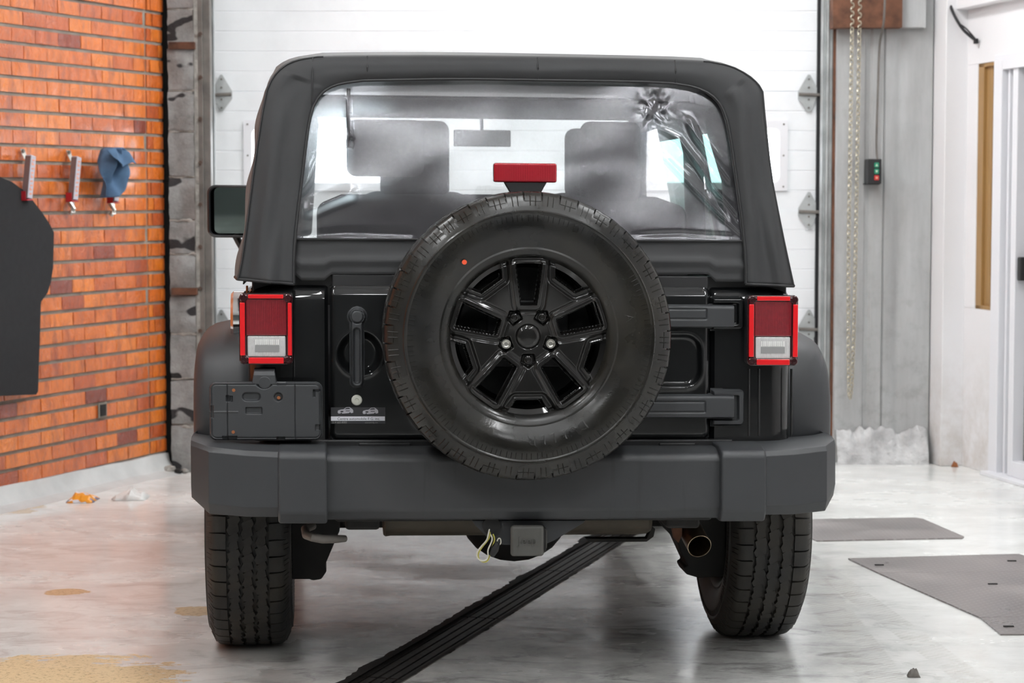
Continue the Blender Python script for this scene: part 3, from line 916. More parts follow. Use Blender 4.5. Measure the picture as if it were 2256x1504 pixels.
RB(MB(), sw1, s_end, -0.15, -0.030, zs_, zt_).build('pane', M['obscure'], wn, smooth=False)
# sliding door
sd = empty('door_2', o_ + rdir * s_end, math.atan2(rdir.y, rdir.x)); sd['kind'] = 'structure'
ztd = zt_ - 0.0
RB(MB(), 0.0, 0.10, -0.20, 0.015, 0, ztd).build('door_jamb', M['alu'], sd, bevel=0.004)
RB(MB(), 0.10, 0.20, -0.20, -0.03, 0, ztd).build('track', M['greyalu'], sd, bevel=0.003)
RB(MB(), 0.125, 0.145, -0.03, -0.01, 0, ztd).build('track_lip', M['alu'], sd, bevel=0.002)
RB(MB(), 0.20, 0.26, -0.10, 0.0, 0.02, ztd).build('door_stile', M['alu'], sd, bevel=0.004)
M['doorglass'] = M_plain('dim_door_glass', (0.20, 0.19, 0.19), 0.12, var=0.3, vs=2)
RB(MB(), 0.26, 1.70, -0.09, -0.06, 0.10, ztd).build('door_leaf', M['doorglass'], sd, smooth=False)
RB(MB(), 0.33, 0.345, -0.06, -0.045, 0.10, ztd).build('glazing_bead', M['alu'], sd, bevel=0.002)
RB(MB(), 0.26, 1.70, -0.10, 0.0, 0.02, 0.10).build('bottom_rail', M['alu'], sd, bevel=0.004)
RB(MB(), 0.0, 1.80, -0.20, 0.06, 0.0, 0.02).build('threshold', M['alu'], sd, bevel=0.004)
RB(MB(), 0.0, 1.80, -0.20, 0.012, ztd - 0.05, ztd + 0.03).build('door_head', M['alu'], sd, bevel=0.004)
RB(MB(), 1.68, 1.78, -0.20, 0.01, 0, ztd).build('door_jamb', M['alu'], sd, bevel=0.004)
zh = onR(2243, 592)[1]
RB(MB(), 0.28, 0.325, -0.06, 0.0, zh - .06, zh + .06).build('handle', M['plastic_dark'], sd, bevel=0.008)

# ---- ceiling lamps
fx = [(-1.75, 3.2), (1.6, 3.2), (-1.75, 5.6), (1.6, 5.6), (-0.65, 8.2), (1.75, 8.2), (-0.35, 10.3), (1.2, 10.3), (-1.75, 0.6), (1.6, 0.6), (0.05, 2.2), (0.05, 4.6)]
for i, (x, y) in enumerate(fx):
    o = empty('ceiling_light', (x, y, CEIL))
    tag(o, 'white fluorescent ceiling fixture with glowing diffuser, %s' % ['nearest left row', 'nearest right row', 'above left rear of vehicle', 'above right rear of vehicle', 'above left front of vehicle', 'above right front of vehicle', 'left one by the garage door', 'right one by the garage door', 'left one behind the viewer', 'right one behind the viewer', 'single one in the middle nearest the viewer', 'middle one above the rear bumper'][i], 'ceiling light', 'fluorescent fixtures on the ceiling')
    L = 1.3
    MB().box((0, 0, -0.03), (0.26, L, 0.06)).build('housing', M['white'], o, bevel=0.004)
    MB().box((0, 0, -0.075), (0.18, L - 0.06, 0.03)).build('diffuser', M['lamp'], o, bevel=0.008)
# ================================================================== THE VEHICLE
car = empty('off_road_vehicle', CO, YAW)
tag(car, 'black two-door off-road vehicle with soft top seen from behind, spare wheel on its tailgate', 'vehicle')
ROLLERS = []          # parts that stand on the ground and do not lean with the body

def bx(px, py, y=0.0): return B(px, py, y).x
def bz(px, py, y=0.0): return B(px, py, y).z

def sstep(a, b, x):
    t = np.clip((x - a) / (b - a), 0, 1); return t * t * (3 - 2 * t)
def sd_poly(X, Z, poly):
    P = np.array(poly); n = len(P)
    d = np.full(X.shape, 1e9); inside = np.zeros(X.shape, bool)
    for i in range(n):
        a = P[i]; b = P[(i + 1) % n]; e = b - a
        wx, wz = X - a[0], Z - a[1]
        t = np.clip((wx * e[0] + wz * e[1]) / (e @ e), 0, 1)
        d = np.minimum(d, np.hypot(wx - e[0] * t, wz - e[1] * t))
        c = ((a[1] > Z) != (b[1] > Z)) & (X < (b[0] - a[0]) * (Z - a[1]) / (b[1] - a[1] + 1e-12) + a[0])
        inside ^= c
    return np.where(inside, -d, d)
def sd_rr(X, Z, x0, x1, z0, z1, r):
    cx, cz = (x0 + x1) / 2, (z0 + z1) / 2
    qx = np.abs(X - cx) - (abs(x1 - x0) / 2 - r); qz = np.abs(Z - cz) - (abs(z1 - z0) / 2 - r)
    return np.hypot(np.maximum(qx, 0), np.maximum(qz, 0)) + np.minimum(np.maximum(qx, qz), 0) - r
def sd_c(X, Z, c, r): return np.hypot(X - c[0], Z - c[1]) - r

def hf(name, mat, parent, x0, x1, z0, z1, step, fn, origin=(0, 0, 0), ang=40):
    """relief panel: fn(X,Z) -> (height towards -y, keep mask)"""
    nx = max(3, int(abs(x1 - x0) / step)); nz = max(3, int(abs(z1 - z0) / step))
    X, Z = np.meshgrid(np.linspace(x0, x1, nx), np.linspace(z0, z1, nz), indexing='ij')
    H, K = fn(X, Z)
    co = np.stack([X + origin[0], origin[1] - H, Z + origin[2]], -1).reshape(-1, 3)
    idx = np.arange(nx * nz).reshape(nx, nz)
    q = np.stack([idx[:-1, :-1], idx[1:, :-1], idx[1:, 1:], idx[:-1, 1:]], -1)
    if K is not None:
        k = K[:-1, :-1] | K[1:, :-1] | K[1:, 1:] | K[:-1, 1:]
        q = q[k]
    q = q.reshape(-1, 4)
    used = np.unique(q); rm = np.full(nx * nz, -1); rm[used] = np.arange(len(used))
    co = co[used]; q = rm[q]
    me = bpy.data.meshes.new(name)
    me.vertices.add(len(co)); me.vertices.foreach_set('co', co.ravel())
    me.loops.add(q.size); me.loops.foreach_set('vertex_index', q.ravel().astype(np.int32))
    me.polygons.add(len(q)); me.polygons.foreach_set('loop_start', np.arange(0, q.size, 4, dtype=np.int32))
    me.polygons.foreach_set('use_smooth', [True] * len(q))
    me.update(calc_edges=True); me.validate()
    me.materials.append(mat)
    if ang < 90: me.set_sharp_from_angle(angle=math.radians(ang))
    return link_mesh(name, me, parent)

# ---------------------------------------------------------------- wheels
def lathe_mb(prof, n=96, mb=None):
    """profile (r, w) around the y axis; w positive is outwards (towards -y)"""
    mb = mb or MB()
    P = [[Vector((r * math.sin(2 * PI * i / n), -w_, r * math.cos(2 * PI * i / n))) for r, w_ in prof] for i in range(n)]
    mb.grid(P, closed_u=True)
    return mb
def ring_pt(th, r, w_): return Vector((r * math.sin(th), -w_, r * math.cos(th)))

def make_tyre(name, parent, mat, R=0.405, N=48, lettering=None, letter_mat=None):
    side = [(0.218, 0.088), (0.226, 0.103), (0.236, 0.112), (0.245, 0.1145), (0.250, 0.1125), (0.262, 0.119), (0.280, 0.127), (0.300, 0.1315), (0.322, 0.1325),
            (0.340, 0.130), (0.3445, 0.1325), (0.3485, 0.1325), (0.352, 0.128), (0.362, 0.1245), (0.374, 0.119), (0.386, 0.109), (0.392, 0.098), (0.3935, 0.07), (0.3945, 0.0)]
    prof = side + [(r, -w_) for r, w_ in reversed(side[:-1])]
    mb = lathe_mb(prof, 120)
    ribs = [(-0.042, 0.0175, 0.0), (0.0, 0.0165, 0.5), (0.042, 0.0175, 0.25)]
    pitch = 2 * PI / N
    R0 = 0.392
    def blk(poly, ph, wc):
        n = len(poly)
        for i in range(N):
            t0 = (i + ph) * pitch
            sgn = 1 if i % 2 else 0.8
            top = [ring_pt(t0 + u * pitch, R - 0.25 * (wc + v * sgn) ** 2, wc + v * sgn) for u, v in poly]
            bot = [ring_pt(t0 + u * pitch * 1.08, R0, wc + v * sgn * 1.06) for u, v in poly]
            mb.add(top + bot, [tuple(range(n))] + [(k, n + k, n + (k + 1) % n, (k + 1) % n) for k in range(n)])
    for wc, h, ph in ribs:
        blk([(-.60, -h * .8), (-.30, -h * 1.22), (-.05, -h * 0.80), (.34, -h * 1.05), (.52, -h * .2), (.60, h * .75), (.28, h * 1.22), (.02, h * .80), (-.34, h * 1.05), (-.46, h * .2)], ph, wc)
    for sg_ in (-1, 1):
        prof_ = [(0.0655, R - .001), (0.085, R - .002), (0.100, R - .0045), (0.110, R - .013), (0.1175, R - .027), (0.1238, R - .041)]
        for i in range(N):
            t0 = (i + (0.2 if sg_ > 0 else 0.65)) * pitch
            w2 = 0.455
            ln = len(prof_) if i % 2 else len(prof_) - 1
            A_ = []; B_ = []
            for j, (w_, r) in enumerate(prof_[:ln]):
                A_.append(ring_pt(t0 - w2 * pitch * (1.0 - 0.08 * (j == 0)), r, sg_ * w_)); B_.append(ring_pt(t0 + w2 * pitch, r, sg_ * w_))
            # inner surface for thickness
            dep = 0.011
            C_ = []; D_ = []
            for j, (w_, r) in enumerate(prof_[:ln]):
                tt = min(1, j / 3)
                C_.append(ring_pt(t0 - w2 * pitch * 1.02, r - dep * (1 - 0.4 * tt), sg_ * (w_ - dep * tt))); D_.append(ring_pt(t0 + w2 * pitch * 1.02, r - dep * (1 - .4 * tt), sg_ * (w_ - dep * tt)))
            m = ln
            vs = A_ + B_ + C_ + D_
            fs = []
            for j in range(m - 1):
                fs += [(j, j + 1, m + j + 1, m + j), (j, 2 * m + j, 2 * m + j + 1, j + 1), (m + j, m + j + 1, 3 * m + j + 1, 3 * m + j)]
            fs += [(0, m, 3 * m, 2 * m), (m - 1, 2 * m - 1, 4 * m - 1, 3 * m - 1)]
            mb.add(vs, fs)
            # sipe ribs on the shoulder wall
            for q in (-0.16, 0.14):
                th = t0 + q * pitch
                a = ring_pt(th - .0035, R - .013, sg_ * .1100); b = ring_pt(th + .0035, R - .013, sg_ * .1100)
                c = ring_pt(th + .0035, R - .040, sg_ * .1240); d = ring_pt(th - .0035, R - .040, sg_ * .1240)
                e = ring_pt(th, R - .012, sg_ * .1115); f_ = ring_pt(th, R - .040, sg_ * .1255)
                mb.add([a, b, c, d, e, f_], [(0, 4, 5, 3), (4, 1, 2, 5)])
            for q in (-.3, 0.0, .3):   # fine teeth inside the shoulder ring
                th = t0 + q * pitch
                a = ring_pt(th - .002, .339, sg_ * .1305); b = ring_pt(th + .002, .339, sg_ * .1305)
                c = ring_pt(th + .002, .322, sg_ * .1330); d = ring_pt(th - .002, .322, sg_ * .1330)
                e = ring_pt(th, .339, sg_ * .1318); f_ = ring_pt(th, .322, sg_ * .1342)
                mb.add([a, b, c, d, e, f_], [(0, 4, 5, 3), (4, 1, 2, 5)])
    o = mb.build(name, mat, parent, ang=32)
    if lettering:
        for txt, amid, sz in lettering:
            tot = sum(0.74 if ch_ != 'I' else 0.4 for ch_ in txt) * sz
            a = -tot / 2
            for ch_ in txt:
                wd = (0.74 if ch_ != 'I' else 0.4) * sz
                if ch_ != ' ':
                    th = amid + (a + wd / 2) / 0.287
                    rr = 0.274
                    tmp = text_mesh(ch_, sz, 0.0012, letter_mat or mat, 'raised_letter', o,
                                    (0, 0, 0), (1, 0, 0), (0, 0, 1), (0, -1, 0), 'CENTER')
                    for v in tmp.data.vertices:
                        r_ = rr + v.co.z; t_ = th + v.co.x / 0.287
                        wv = float(np.interp(r_, [0.262, .28, .30, .322], [.119, .127, .1315, .1325]))
                        yy = v.co.y
                        v.co = (r_ * math.sin(t_), -(wv + 0.0008 - yy * 0.9), r_ * math.cos(t_))
                a += wd
    return o

WIN = [(-0.0335, .2040), (0.0335, .2040), (0.0190, .0915), (-0.0190, .0915)]
CUT = [(-0.036, .1740), (0.036, .1740), (0.062, .2150), (0.035, .2270), (0, .2300), (-0.035, .2270), (-0.062, .2150)]
def rotp(p, a):
    return (p[0] * math.cos(a) + p[1] * math.sin(a), -p[0] * math.sin(a) + p[1] * math.cos(a))
def rim_fn(X, Z):
    Rr = np.hypot(X, Z)
    H = 0.006 * sstep(0.05, 0.17, Rr) - 0.014 * np.exp(-(Rr / 0.085) ** 2 * 1.2)
    H = H - 0.004 * sstep(0.205, 0.215, Rr) + 0.006 * sstep(0.223, 0.230, Rr)
    dw = np.full(X.shape, 1e9); dcut = np.full(X.shape, 1e9)
    for i in range(5):
        a = 2 * PI * i / 5
        dw = np.minimum(dw, sd_poly(X, Z, [rotp(p, a) for p in WIN]) - 0.004)
        dcut = np.minimum(dcut, sd_poly(X, Z, [rotp(p, a + PI / 5) for p in CUT]) + 0.001)
    H += 0.0045 * sstep(0.0145, 0.0105, dw) - 0.004 * sstep(0.028, 0.021, dw) * sstep(0.0145, 0.020, dw) * 1.0
    H -= 0.013 * sstep(0.022, 0.013, dcut)
    H += 0.0025 * sstep(0.007, 0.003, dcut)
    # spoke crease
    H -= 0.045 * sstep(0.001, -0.004, dw)
    H -= 0.04 * sstep(0.001, -0.004, dcut)
    for i in range(5):
        a = 2 * PI * i / 5 + PI / 5
        c = (0.0655 * math.sin(a), 0.0655 * math.cos(a))
        dl_ = sd_poly(X, Z, [rotp(p, a) for p in ((-.013, .053), (.013, .053), (.016, .072), (0, .084), (-.016, .072))]) - 0.005
        H -= 0.018 * sstep(0.001, -0.004, dl_)
    H -= 0.002 * sstep(0.0362, 0.0345, Rr) * 1.0
    keep = (Rr < 0.2325) & (dw > -0.0045) & (dcut > -0.0045)
    return H, keep

rim_cache = {}
def make_wheel(name, parent, loc, rz, tmat, lettering=None, lmat=None, spare=False, label=None):
    if 'rim' not in rim_cache:
        o = hf(name, M['rimpaint'], parent, -0.234, 0.234, -0.234, 0.234, 0.0017, rim_fn, origin=(0, -0.094, 0), ang=55)
        rim_cache['rim'] = o.data
    else:
        o = link_mesh(name, rim_cache['rim'], parent)
    o.location = loc; o.rotation_euler = (0, 0, rz)
    lathe_mb([(0.2315, 0.094), (0.2325, 0.100), (0.229, 0.101), (0.2285, 0.080), (0.205, 0.07), (0.20, 0.02), (0.20, -0.05), (0.222, -0.07), (0.230, -0.10)], 96).build('barrel', M['rimpaint'], o)
    lathe_mb([(0.001, -0.035), (0.19, -0.035), (0.2, -0.05)], 48).build('wheel_back', M['black'], o)
    lathe_mb([(0.001, 0.089), (0.020, 0.0885), (0.029, 0.0865), (0.0325, 0.083), (0.0335, 0.078)], 48).build('center_cap', M['rimpaint'], o)
    for i in range(5):
        a = 2 * PI * i / 5 + PI / 5
        c = Vector((0.0655 * math.sin(a), 0, 0.0655 * math.cos(a)))
        bright = spare and i in (1, 3)
        m_ = MB()
        if bright:
            pr = [(0.0135, 0.070), (0.0135, 0.090), (0.0125, 0.0925), (0.0105, 0.0925), (0.0085, 0.0885), (0.006, 0.0875), (0.0055, 0.084), (0.0001, 0.084)]
        else:
            pr = [(0.0125, 0.066), (0.0125, 0.078), (0.011, 0.081), (0.0085, 0.082), (0.008, 0.086), (0.006, 0.088), (0.0001, 0.0885)]
        lathe_mb(pr, 24, m_)
        m_.v = [tuple(Vector(v) + c) for v in m_.v]
        nut = m_.build('lug_nut', M['steel'] if bright else M['rimpaint'], o)
        if bright: nut['label'] = 'bare steel lug nut'
    t = make_tyre('tire', o, tmat, lettering=lettering, letter_mat=lmat)
    ROLLERS.append(o)
    return o
M['rimpaint'] = M_plain('gloss_black_wheel_paint', (0.0055, 0.005, 0.0045), 0.45, coat=1.0, coatr=0.035, var=0.5, vs=8, spec=0.15)
SPY = -0.180
sc_ = B(1165, 742, SPY - 0.10)
spare = make_wheel('spare_wheel', car, (sc_.x, SPY, sc_.z - TILT * sc_.x), 0.0, M['rubber'], spare=True,
                   lettering=[('DUELER', PI - 0.28, 0.040), ('A/T', PI / 2 - 0.1, 0.034)])
dot = MB(); p_ = B(1023, 576, SPY - 0.129) - Vector((sc_.x, SPY, sc_.z)); dot.cyl((p_.x, -0.1318, p_.z), (p_.x, -0.1338, p_.z), 0.0068, 20)
dot.build('paint_dot', M['orange_dot'], spare)
WX, WY, WR = 0.815, 0.72, 0.405
M['cream'] = M_plain('white_sidewall_lettering', (0.55, 0.53, 0.48), 0.6, var=0.3, vs=30)
wl_ = make_wheel('rear_wheel', car, (-WX, WY, WR - 0.002), -PI / 2, M['rubber_dry'])
wr_ = make_wheel('rear_wheel', car, (WX, WY, WR - 0.002), PI / 2, M['rubber_dry'])
# share the tyre mesh, add white lettering outlines on the left one
def add_letters(tyre, txts):
    for txt, amid, sz in txts:
        tot = sum(0.74 for c in txt) * sz; a = -tot / 2
        for ch_ in txt:
            wd = 0.74 * sz
            th = amid + (a + wd / 2) / 0.30
            tmp = text_mesh(ch_, sz, 0.0015, M['cream'], 'raised_letter', tyre, (0, 0, 0), (1, 0, 0), (0, 0, 1), (0, -1, 0), 'CENTER')
            for v in tmp.data.vertices:
                r_ = 0.288 + v.co.z; t_ = th + v.co.x / 0.30
                wv = float(np.interp(r_, [0.262, .28, .30, .322, .34], [.119, .127, .1315, .1325, .130]))
                v.co = (r_ * math.sin(t_), -(wv + 0.001 - v.co.y), r_ * math.cos(t_))
            a += wd
for w_ in (wl_, wr_):
    for ch_ in w_.children:
        if ch_.name.startswith('tire'):
            add_letters(ch_, [('DUELER', math.radians(-95), 0.036), ('DUELER', math.radians(85), 0.036)])
for sgx in (-1, 1):
    o = link_mesh('front_wheel', wl_.data, car); o.location = (sgx * WX, WY + 2.42, WR - 0.002); o.rotation_euler = (0, 0, PI / 2 * sgx)
    for ch_ in wl_.children:
        c_ = ch_.copy(); COL.objects.link(c_); c_.parent = o
    ROLLERS.append(o)

# ---------------------------------------------------------------- tub and tailgate
ZT = B(640, 627, 0).z; ZBt = B(640, 972, 0).z
TGL, TGR = bx(723, 800), bx(1567, 800)
def tub_corner(sgn):
    xin = TGL if sgn < 0 else TGR
    xo = 0.800
    path = [(xin, 0.10), (xin, 0.012), (xin + sgn * 0.010, 0.0), (sgn * 0.60, -0.003), (sgn * 0.70, -0.004)]
    for k_ in range(9):
        a = PI / 2 * k_ / 8
        path.append((sgn * (xo - 0.07 + 0.07 * math.sin(a)), 0.068 - 0.07 * math.cos(a) - 0.002))
    path += [(sgn * xo, 0.30), (sgn * xo, 0.7), (sgn * xo, 1.3), (sgn * xo * 0.995, 2.0), (sgn * 0.79, 2.55)]
    zs = [ZBt, ZBt + 0.02, 0.85, 1.0, 1.12, ZT - 0.045, ZT - 0.03, ZT - 0.014, ZT - 0.003, ZT + 0.001]
    ins = [0, 0, 0, 0, 0, 0, 0.003, 0.012, 0.030, 0.075]
    P = []
    for z, i_ in zip(zs, ins):
        row = []
        for x, y in path:
            row.append(Vector((x - sgn * i_ * (0.9 if abs(x) > 0.74 else 0.0), y + i_ * (1.0 if y < 0.06 else 0), z)))
        P.append(row)
    m_ = MB(); m_.grid(P)
    return m_
tubL = tub_corner(-1).build('body_panel', M['paint'], car, solid=0.0)
tubR = tub_corner(1).build('body_panel', M['paint'], car, solid=0.0)
# ribs shaped in for vertical reflections below the right lamp, one beside the left
for xs_, z0_, z1_, par in (((1650, 1672, 1744), 812, 960, tubR), ((648, 0, 0), 640, 960, tubL)):
    for px in xs_:
        if px:
            a = B(px, z0_, -0.004); b = B(px, z1_, -0.004)
            m_ = MB(); m_.tube([(a.x, -0.003, a.z), (b.x, -0.003, b.z)], 0.004, 8); m_.build('reflection_rib', M['paint'], par)
# inner tub: floor, bulkheads
m_ = MB(); m_.box2((-0.78, 0.06, 0.60), (0.78, 2.5, 0.63)); m_.box2((-0.79, 2.3, 0.6), (0.79, 2.36, 1.16))
m_.box2((-0.55, 0.04, ZBt - 0.02), (0.55, 0.07, 1.10)); m_.box2((-0.79, 0.05, 0.62), (-0.60, 1.0, 1.0)); m_.box2((0.60, 0.05, 0.62), (0.79, 1.0, 1.0))
m_.build('inner_tub', M['interior'], car, smooth=False)
# sill under the tailgate
m_ = MB(); m_.box2((-0.62, -0.01, ZBt - 0.075), (0.62, 0.08, ZBt + 0.006)); m_.build('rear_sill', M['plastic_dark'], car, bevel=0.006)
m_ = MB(); m_.box2((-0.785, 0.035, ZT - 0.06), (0.785, 0.085, ZT + 0.03)); m_.build('belt_rail', M['plastic_dark'], car, bevel=0.006)
for a_, b_ in ((790, 905), (1452, 1532)):
    m_ = MB(); p0 = B(a_, 975, -0.015); p1 = B(b_, 998, -0.015)
    m_.box2((p0.x, -0.018, p1.z), (p1.x, 0.0, p0.z)); m_.build('sill_plug', M['plastic_dark'], car, bevel=0.004)

gx0, gx1 = bx(729, 800, -.012), bx(1563, 800, -.012)
gz0, gz1 = bz(1150, 966, -.012), bz(1150, 629, -.012)
bowl = B(793, 779, -.012); hinge_rec = B(1510, 790, -.012)
def gate_fn(X, Z):
    d = sd_rr(X, Z, gx0, gx1, gz0, gz1, 0.018)
    H = 0.012 * np.sqrt(np.clip(1 - np.clip(1 + d / 0.014, 0, 1) ** 2, 0, 1))
    dbw = sd_c(X, Z, (bowl.x, bowl.z), 0.066)
    H -= 0.024 * sstep(0.004, -0.022, dbw); H += 0.0025 * np.exp(-(dbw / 0.005) ** 2)
    # pressed U behind the hinges
    a0, a1, b0, b1 = bx(1380, 800), bx(1545, 800), bz(1500, 852), bz(1500, 735)
    du = sd_rr(X, Z, a0, a1, b0, b1, 0.05)
    H -= 0.012 * sstep(0.004, -0.016, du); H += 0.003 * np.exp(-(du / 0.006) ** 2)
    ctr = sd_rr(X, Z, -0.33, 0.33, gz0 + 0.03, gz1 - 0.03, 0.05)
    H += 0.006 * sstep(0.01, -0.01, ctr)
    top = gz1 - Z
    H -= 0.010 * sstep(0.030, 0.010, top) 
    return H, d < 0.003
gate = hf('tailgate', M['paint'], car, gx0 - 0.002, gx1 + 0.002, gz0 - 0.002, gz1 + 0.002, 0.0035, gate_fn, origin=(0, 0.0, 0), ang=60)
# header bar above the gate, below the soft top
m_ = MB(); p0, p1 = B(731, 603, 0.01), B(1560, 630, 0.01); m_.box2((p0.x, 0.004, p1.z - .01), (p1.x, 0.05, p0.z)); m_.build('top_bow', M['plastic_dark'], car, bevel=0.005)
# gate handle
def P3(px, py, y): v = B(px, py, y); return Vector((v.x, y, v.z))
hc = P3(787, 697, -.03); hb = P3(787, 840, -.03)
def handle_fn(X, Z):
    d1 = sd_c(X, Z, (hc.x, hc.z), 0.0265)
    wv = 0.0195
    d2 = sd_rr(X, Z, hb.x - wv, hb.x + wv, hb.z - 0.018, hc.z, 0.017)
    d = np.minimum(d1, d2)
    H = 0.030 * sstep(0.001, -0.007, d)
    ch_ = sd_rr(X, Z, hb.x - 0.0095, hb.x + 0.0095, hb.z - 0.006, hc.z - 0.033, 0.009)
    H -= 0.012 * sstep(0.003, -0.004, ch_)
    H -= 0.006 * np.exp(-(sd_c(X, Z, (hc.x, hc.z), 0.0185) / 0.0022) ** 2)
    return H, d < 0.002
hf('handle', M['plastic'], gate, hc.x - 0.034, hc.x + 0.034, hb.z - 0.03, hc.z + 0.034, 0.0014, handle_fn, origin=(0, -0.012, 0), ang=70)
lk = P3(786, 881, -.012)
m_ = MB(); lathe_mb([(0.0155, 0.0), (0.0155, 0.004), (0.013, 0.007), (0.006, 0.0085), (0.0045, 0.006), (0.0001, 0.006)], 28, m_); m_.v = [tuple(Vector(v) + Vector((lk.x, -0.010, lk.z))) for v in m_.v]
M['lockcap'] = M_plain('pale_lock_cover', (0.62, 0.62, 0.55), 0.35)
m_.build('lock_cylinder', M['lockcap'], gate)
# dealer sticker
s0, s1 = P3(729, 897, -.0125), P3(849, 933, -.0125)
m_ = MB(); YS = -0.0135
m_.box2((s0.x, YS, s1.z), (s1.x, YS + .0008, s0.z)); st = m_.build('sticker', M['dark_print'], gate, smooth=False)
b0, b1 = P3(729, 917, -.0125), P3(848, 926.5, -.0125)
m_ = MB(); m_.box2((b0.x, YS - .0006, b1.z), (b1.x, YS, b0.z)); m_.build('sticker_band', M['white_print'], st, smooth=False)
zb_ = b1.z + 0.0022
text_mesh('Centre automobile F.G. inc.', 0.0112, 0.0001, M['dark_print'], 'sticker_text', st, (bx(743, 920, YS), YS - .0009, zb_), (1, 0, 0), (0, 0, 1), (0, -1, 0), xs=0.98)
text_mesh('514 665-8083', 0.0092, 0.0001, M['grey_print'], 'sticker_text', st, (bx(732, 930, YS), YS - .0004, bz(732, 932.5, YS)), (1, 0, 0), (0, 0, 1), (0, -1, 0), xs=0.83)
text_mesh('autocentrefg.com', 0.0062, 0.0001, M['grey_print'], 'sticker_text', st, (bx(804, 930, YS), YS - .0004, bz(804, 932, YS)), (1, 0, 0), (0, 0, 1), (0, -1, 0), xs=0.85)
def car_print(cx, cy, flip):
    c_ = P3(cx, cy, YS); s_ = 0.0225 * flip
    body = [(-1, -.25), (-.95, 0), (-.6, .12), (-.25, .16), (.1, .42), (.55, .44), (.85, .22), (1, .05), (1.0, -.28), (.72, -.34), (.6, -.2), (.42, -.34), (-.4, -.40), (-.52, -.25), (-.66, -.38), (-.9, -.38)]
    m_ = MB(); m_.prism(body, lambda x, z: Vector((c_.x + x * s_, YS - .0001, c_.z + z * .0225)), lambda x, z: Vector((c_.x + x * s_, YS - .0006, c_.z + z * .0225)))
    m_.build('printed_car', M['silver_print'], st, smooth=False)
    win_ = [(-.12, .16), (.14, .34), (.5, .36), (.62, .2)]
    m_ = MB(); m_.prism(win_, lambda x, z: Vector((c_.x + x * s_, YS - .0006, c_.z + z * .0225)), lambda x, z: Vector((c_.x + x * s_, YS - .0009, c_.z + z * .0225)))
    m_.box((c_.x - .45 * s_, YS - .0007, c_.z - .0028), (.008, .0003, .004)); m_.box((c_.x + .3 * s_, YS - .0007, c_.z - .001), (.012, .0003, .0018))
    m_.build('printed_detail', M['dark_print'], st, smooth=False)
car_print(761, 904, 1); car_print(816, 905, 1)
# hinges
def hbar(px0, px1, py0, py1, ix0, ix1, iy0, iy1):
    a, b_ = P3(px0, py1, -.045), P3(px1, py0, -.045); c_, d_ = P3(ix0, iy1, -.045), P3(ix1, iy0, -.045)
    def fn(X, Z):
        d = sd_rr(X, Z, a.x, b_.x, a.z, b_.z, 0.004)
        H = 0.034 * sstep(0.001, -0.004, d) - 0.004 * sstep(0.012, 0.0, Z * 0 + (b_.z - Z)) 
        di = sd_rr(X, Z, c_.x, d_.x, c_.z, d_.z, 0.003)
        H -= 0.004 * np.exp(-(di / 0.0022) ** 2)
        return H, d < 0.0015
    return hf('hinge', M['plastic'], car, a.x - .003, b_.x + .003, a.z - .003, b_.z + .003, 0.0018, fn, origin=(0, -0.010, 0), ang=60)
h1 = hbar(1360, 1621, 672, 722, 1360, 1557, 681, 702)
h2 = hbar(1360, 1621, 870, 922, 1360, 1554, 885, 908)
def bracket(px0, px1, py0, py1, mat, par, depth):
    a, b_ = P3(px0, py1, -.02), P3(px1, py0, -.02)
    def fn(X, Z):
        d = np.maximum(sd_rr(X, Z, a.x - 0.03, b_.x, a.z, b_.z, 0.014), a.x - X)
        H = depth * sstep(0.001, -0.006, d)
        di = sd_rr(X, Z, a.x - .05, b_.x - .020, a.z + .018, b_.z - .018, 0.004)
        H -= depth * 0.6 * sstep(0.003, -0.002, di)
        return H, d < 0.0015
    hf('hinge_bracket', mat, par, a.x - .002, b_.x + .003, a.z - .003, b_.z + .003, 0.0018, fn, origin=(0, -0.002, 0), ang=60)
bracket(1568, 1641, 655, 727, M['paint'], h1, 0.022)
bracket(1568, 1641, 858, 938, M['plastic'], h2, 0.026)

# ---------------------------------------------------------------- third brake light
yb_ = -0.15
a, b_ = P3(1088, 401, yb_), P3(1227, 360, yb_)
m_ = MB(); m_.box2((a.x, yb_, a.z), (b_.x, yb_ + .035, b_.z)); cb_ = m_.build('brake_light', M['brakelens'], car, bevel=0.006, seg=3)
m_ = MB()
poly = [(1110, 401), (1205, 401), (1192, 424), (1190, 520), (1128, 520), (1124, 424)]
pp = [P3(x, y, yb_ + .01) for x, y in poly]
m_.prism([(p.x, p.z) for p in pp], lambda x, z: Vector((x, yb_ + .006, z)), lambda x, z: Vector((x, yb_ + .03, z)))
m_.build('brake_light_arm', M['plastic_dark'], cb_, bevel=0.003)
m_ = MB(); m_.box2((-0.12, -0.15, 0.95), (0.12, 0.01, 1.15)); m_.build('spare_carrier', M['plastic_dark'], car, bevel=0.01)

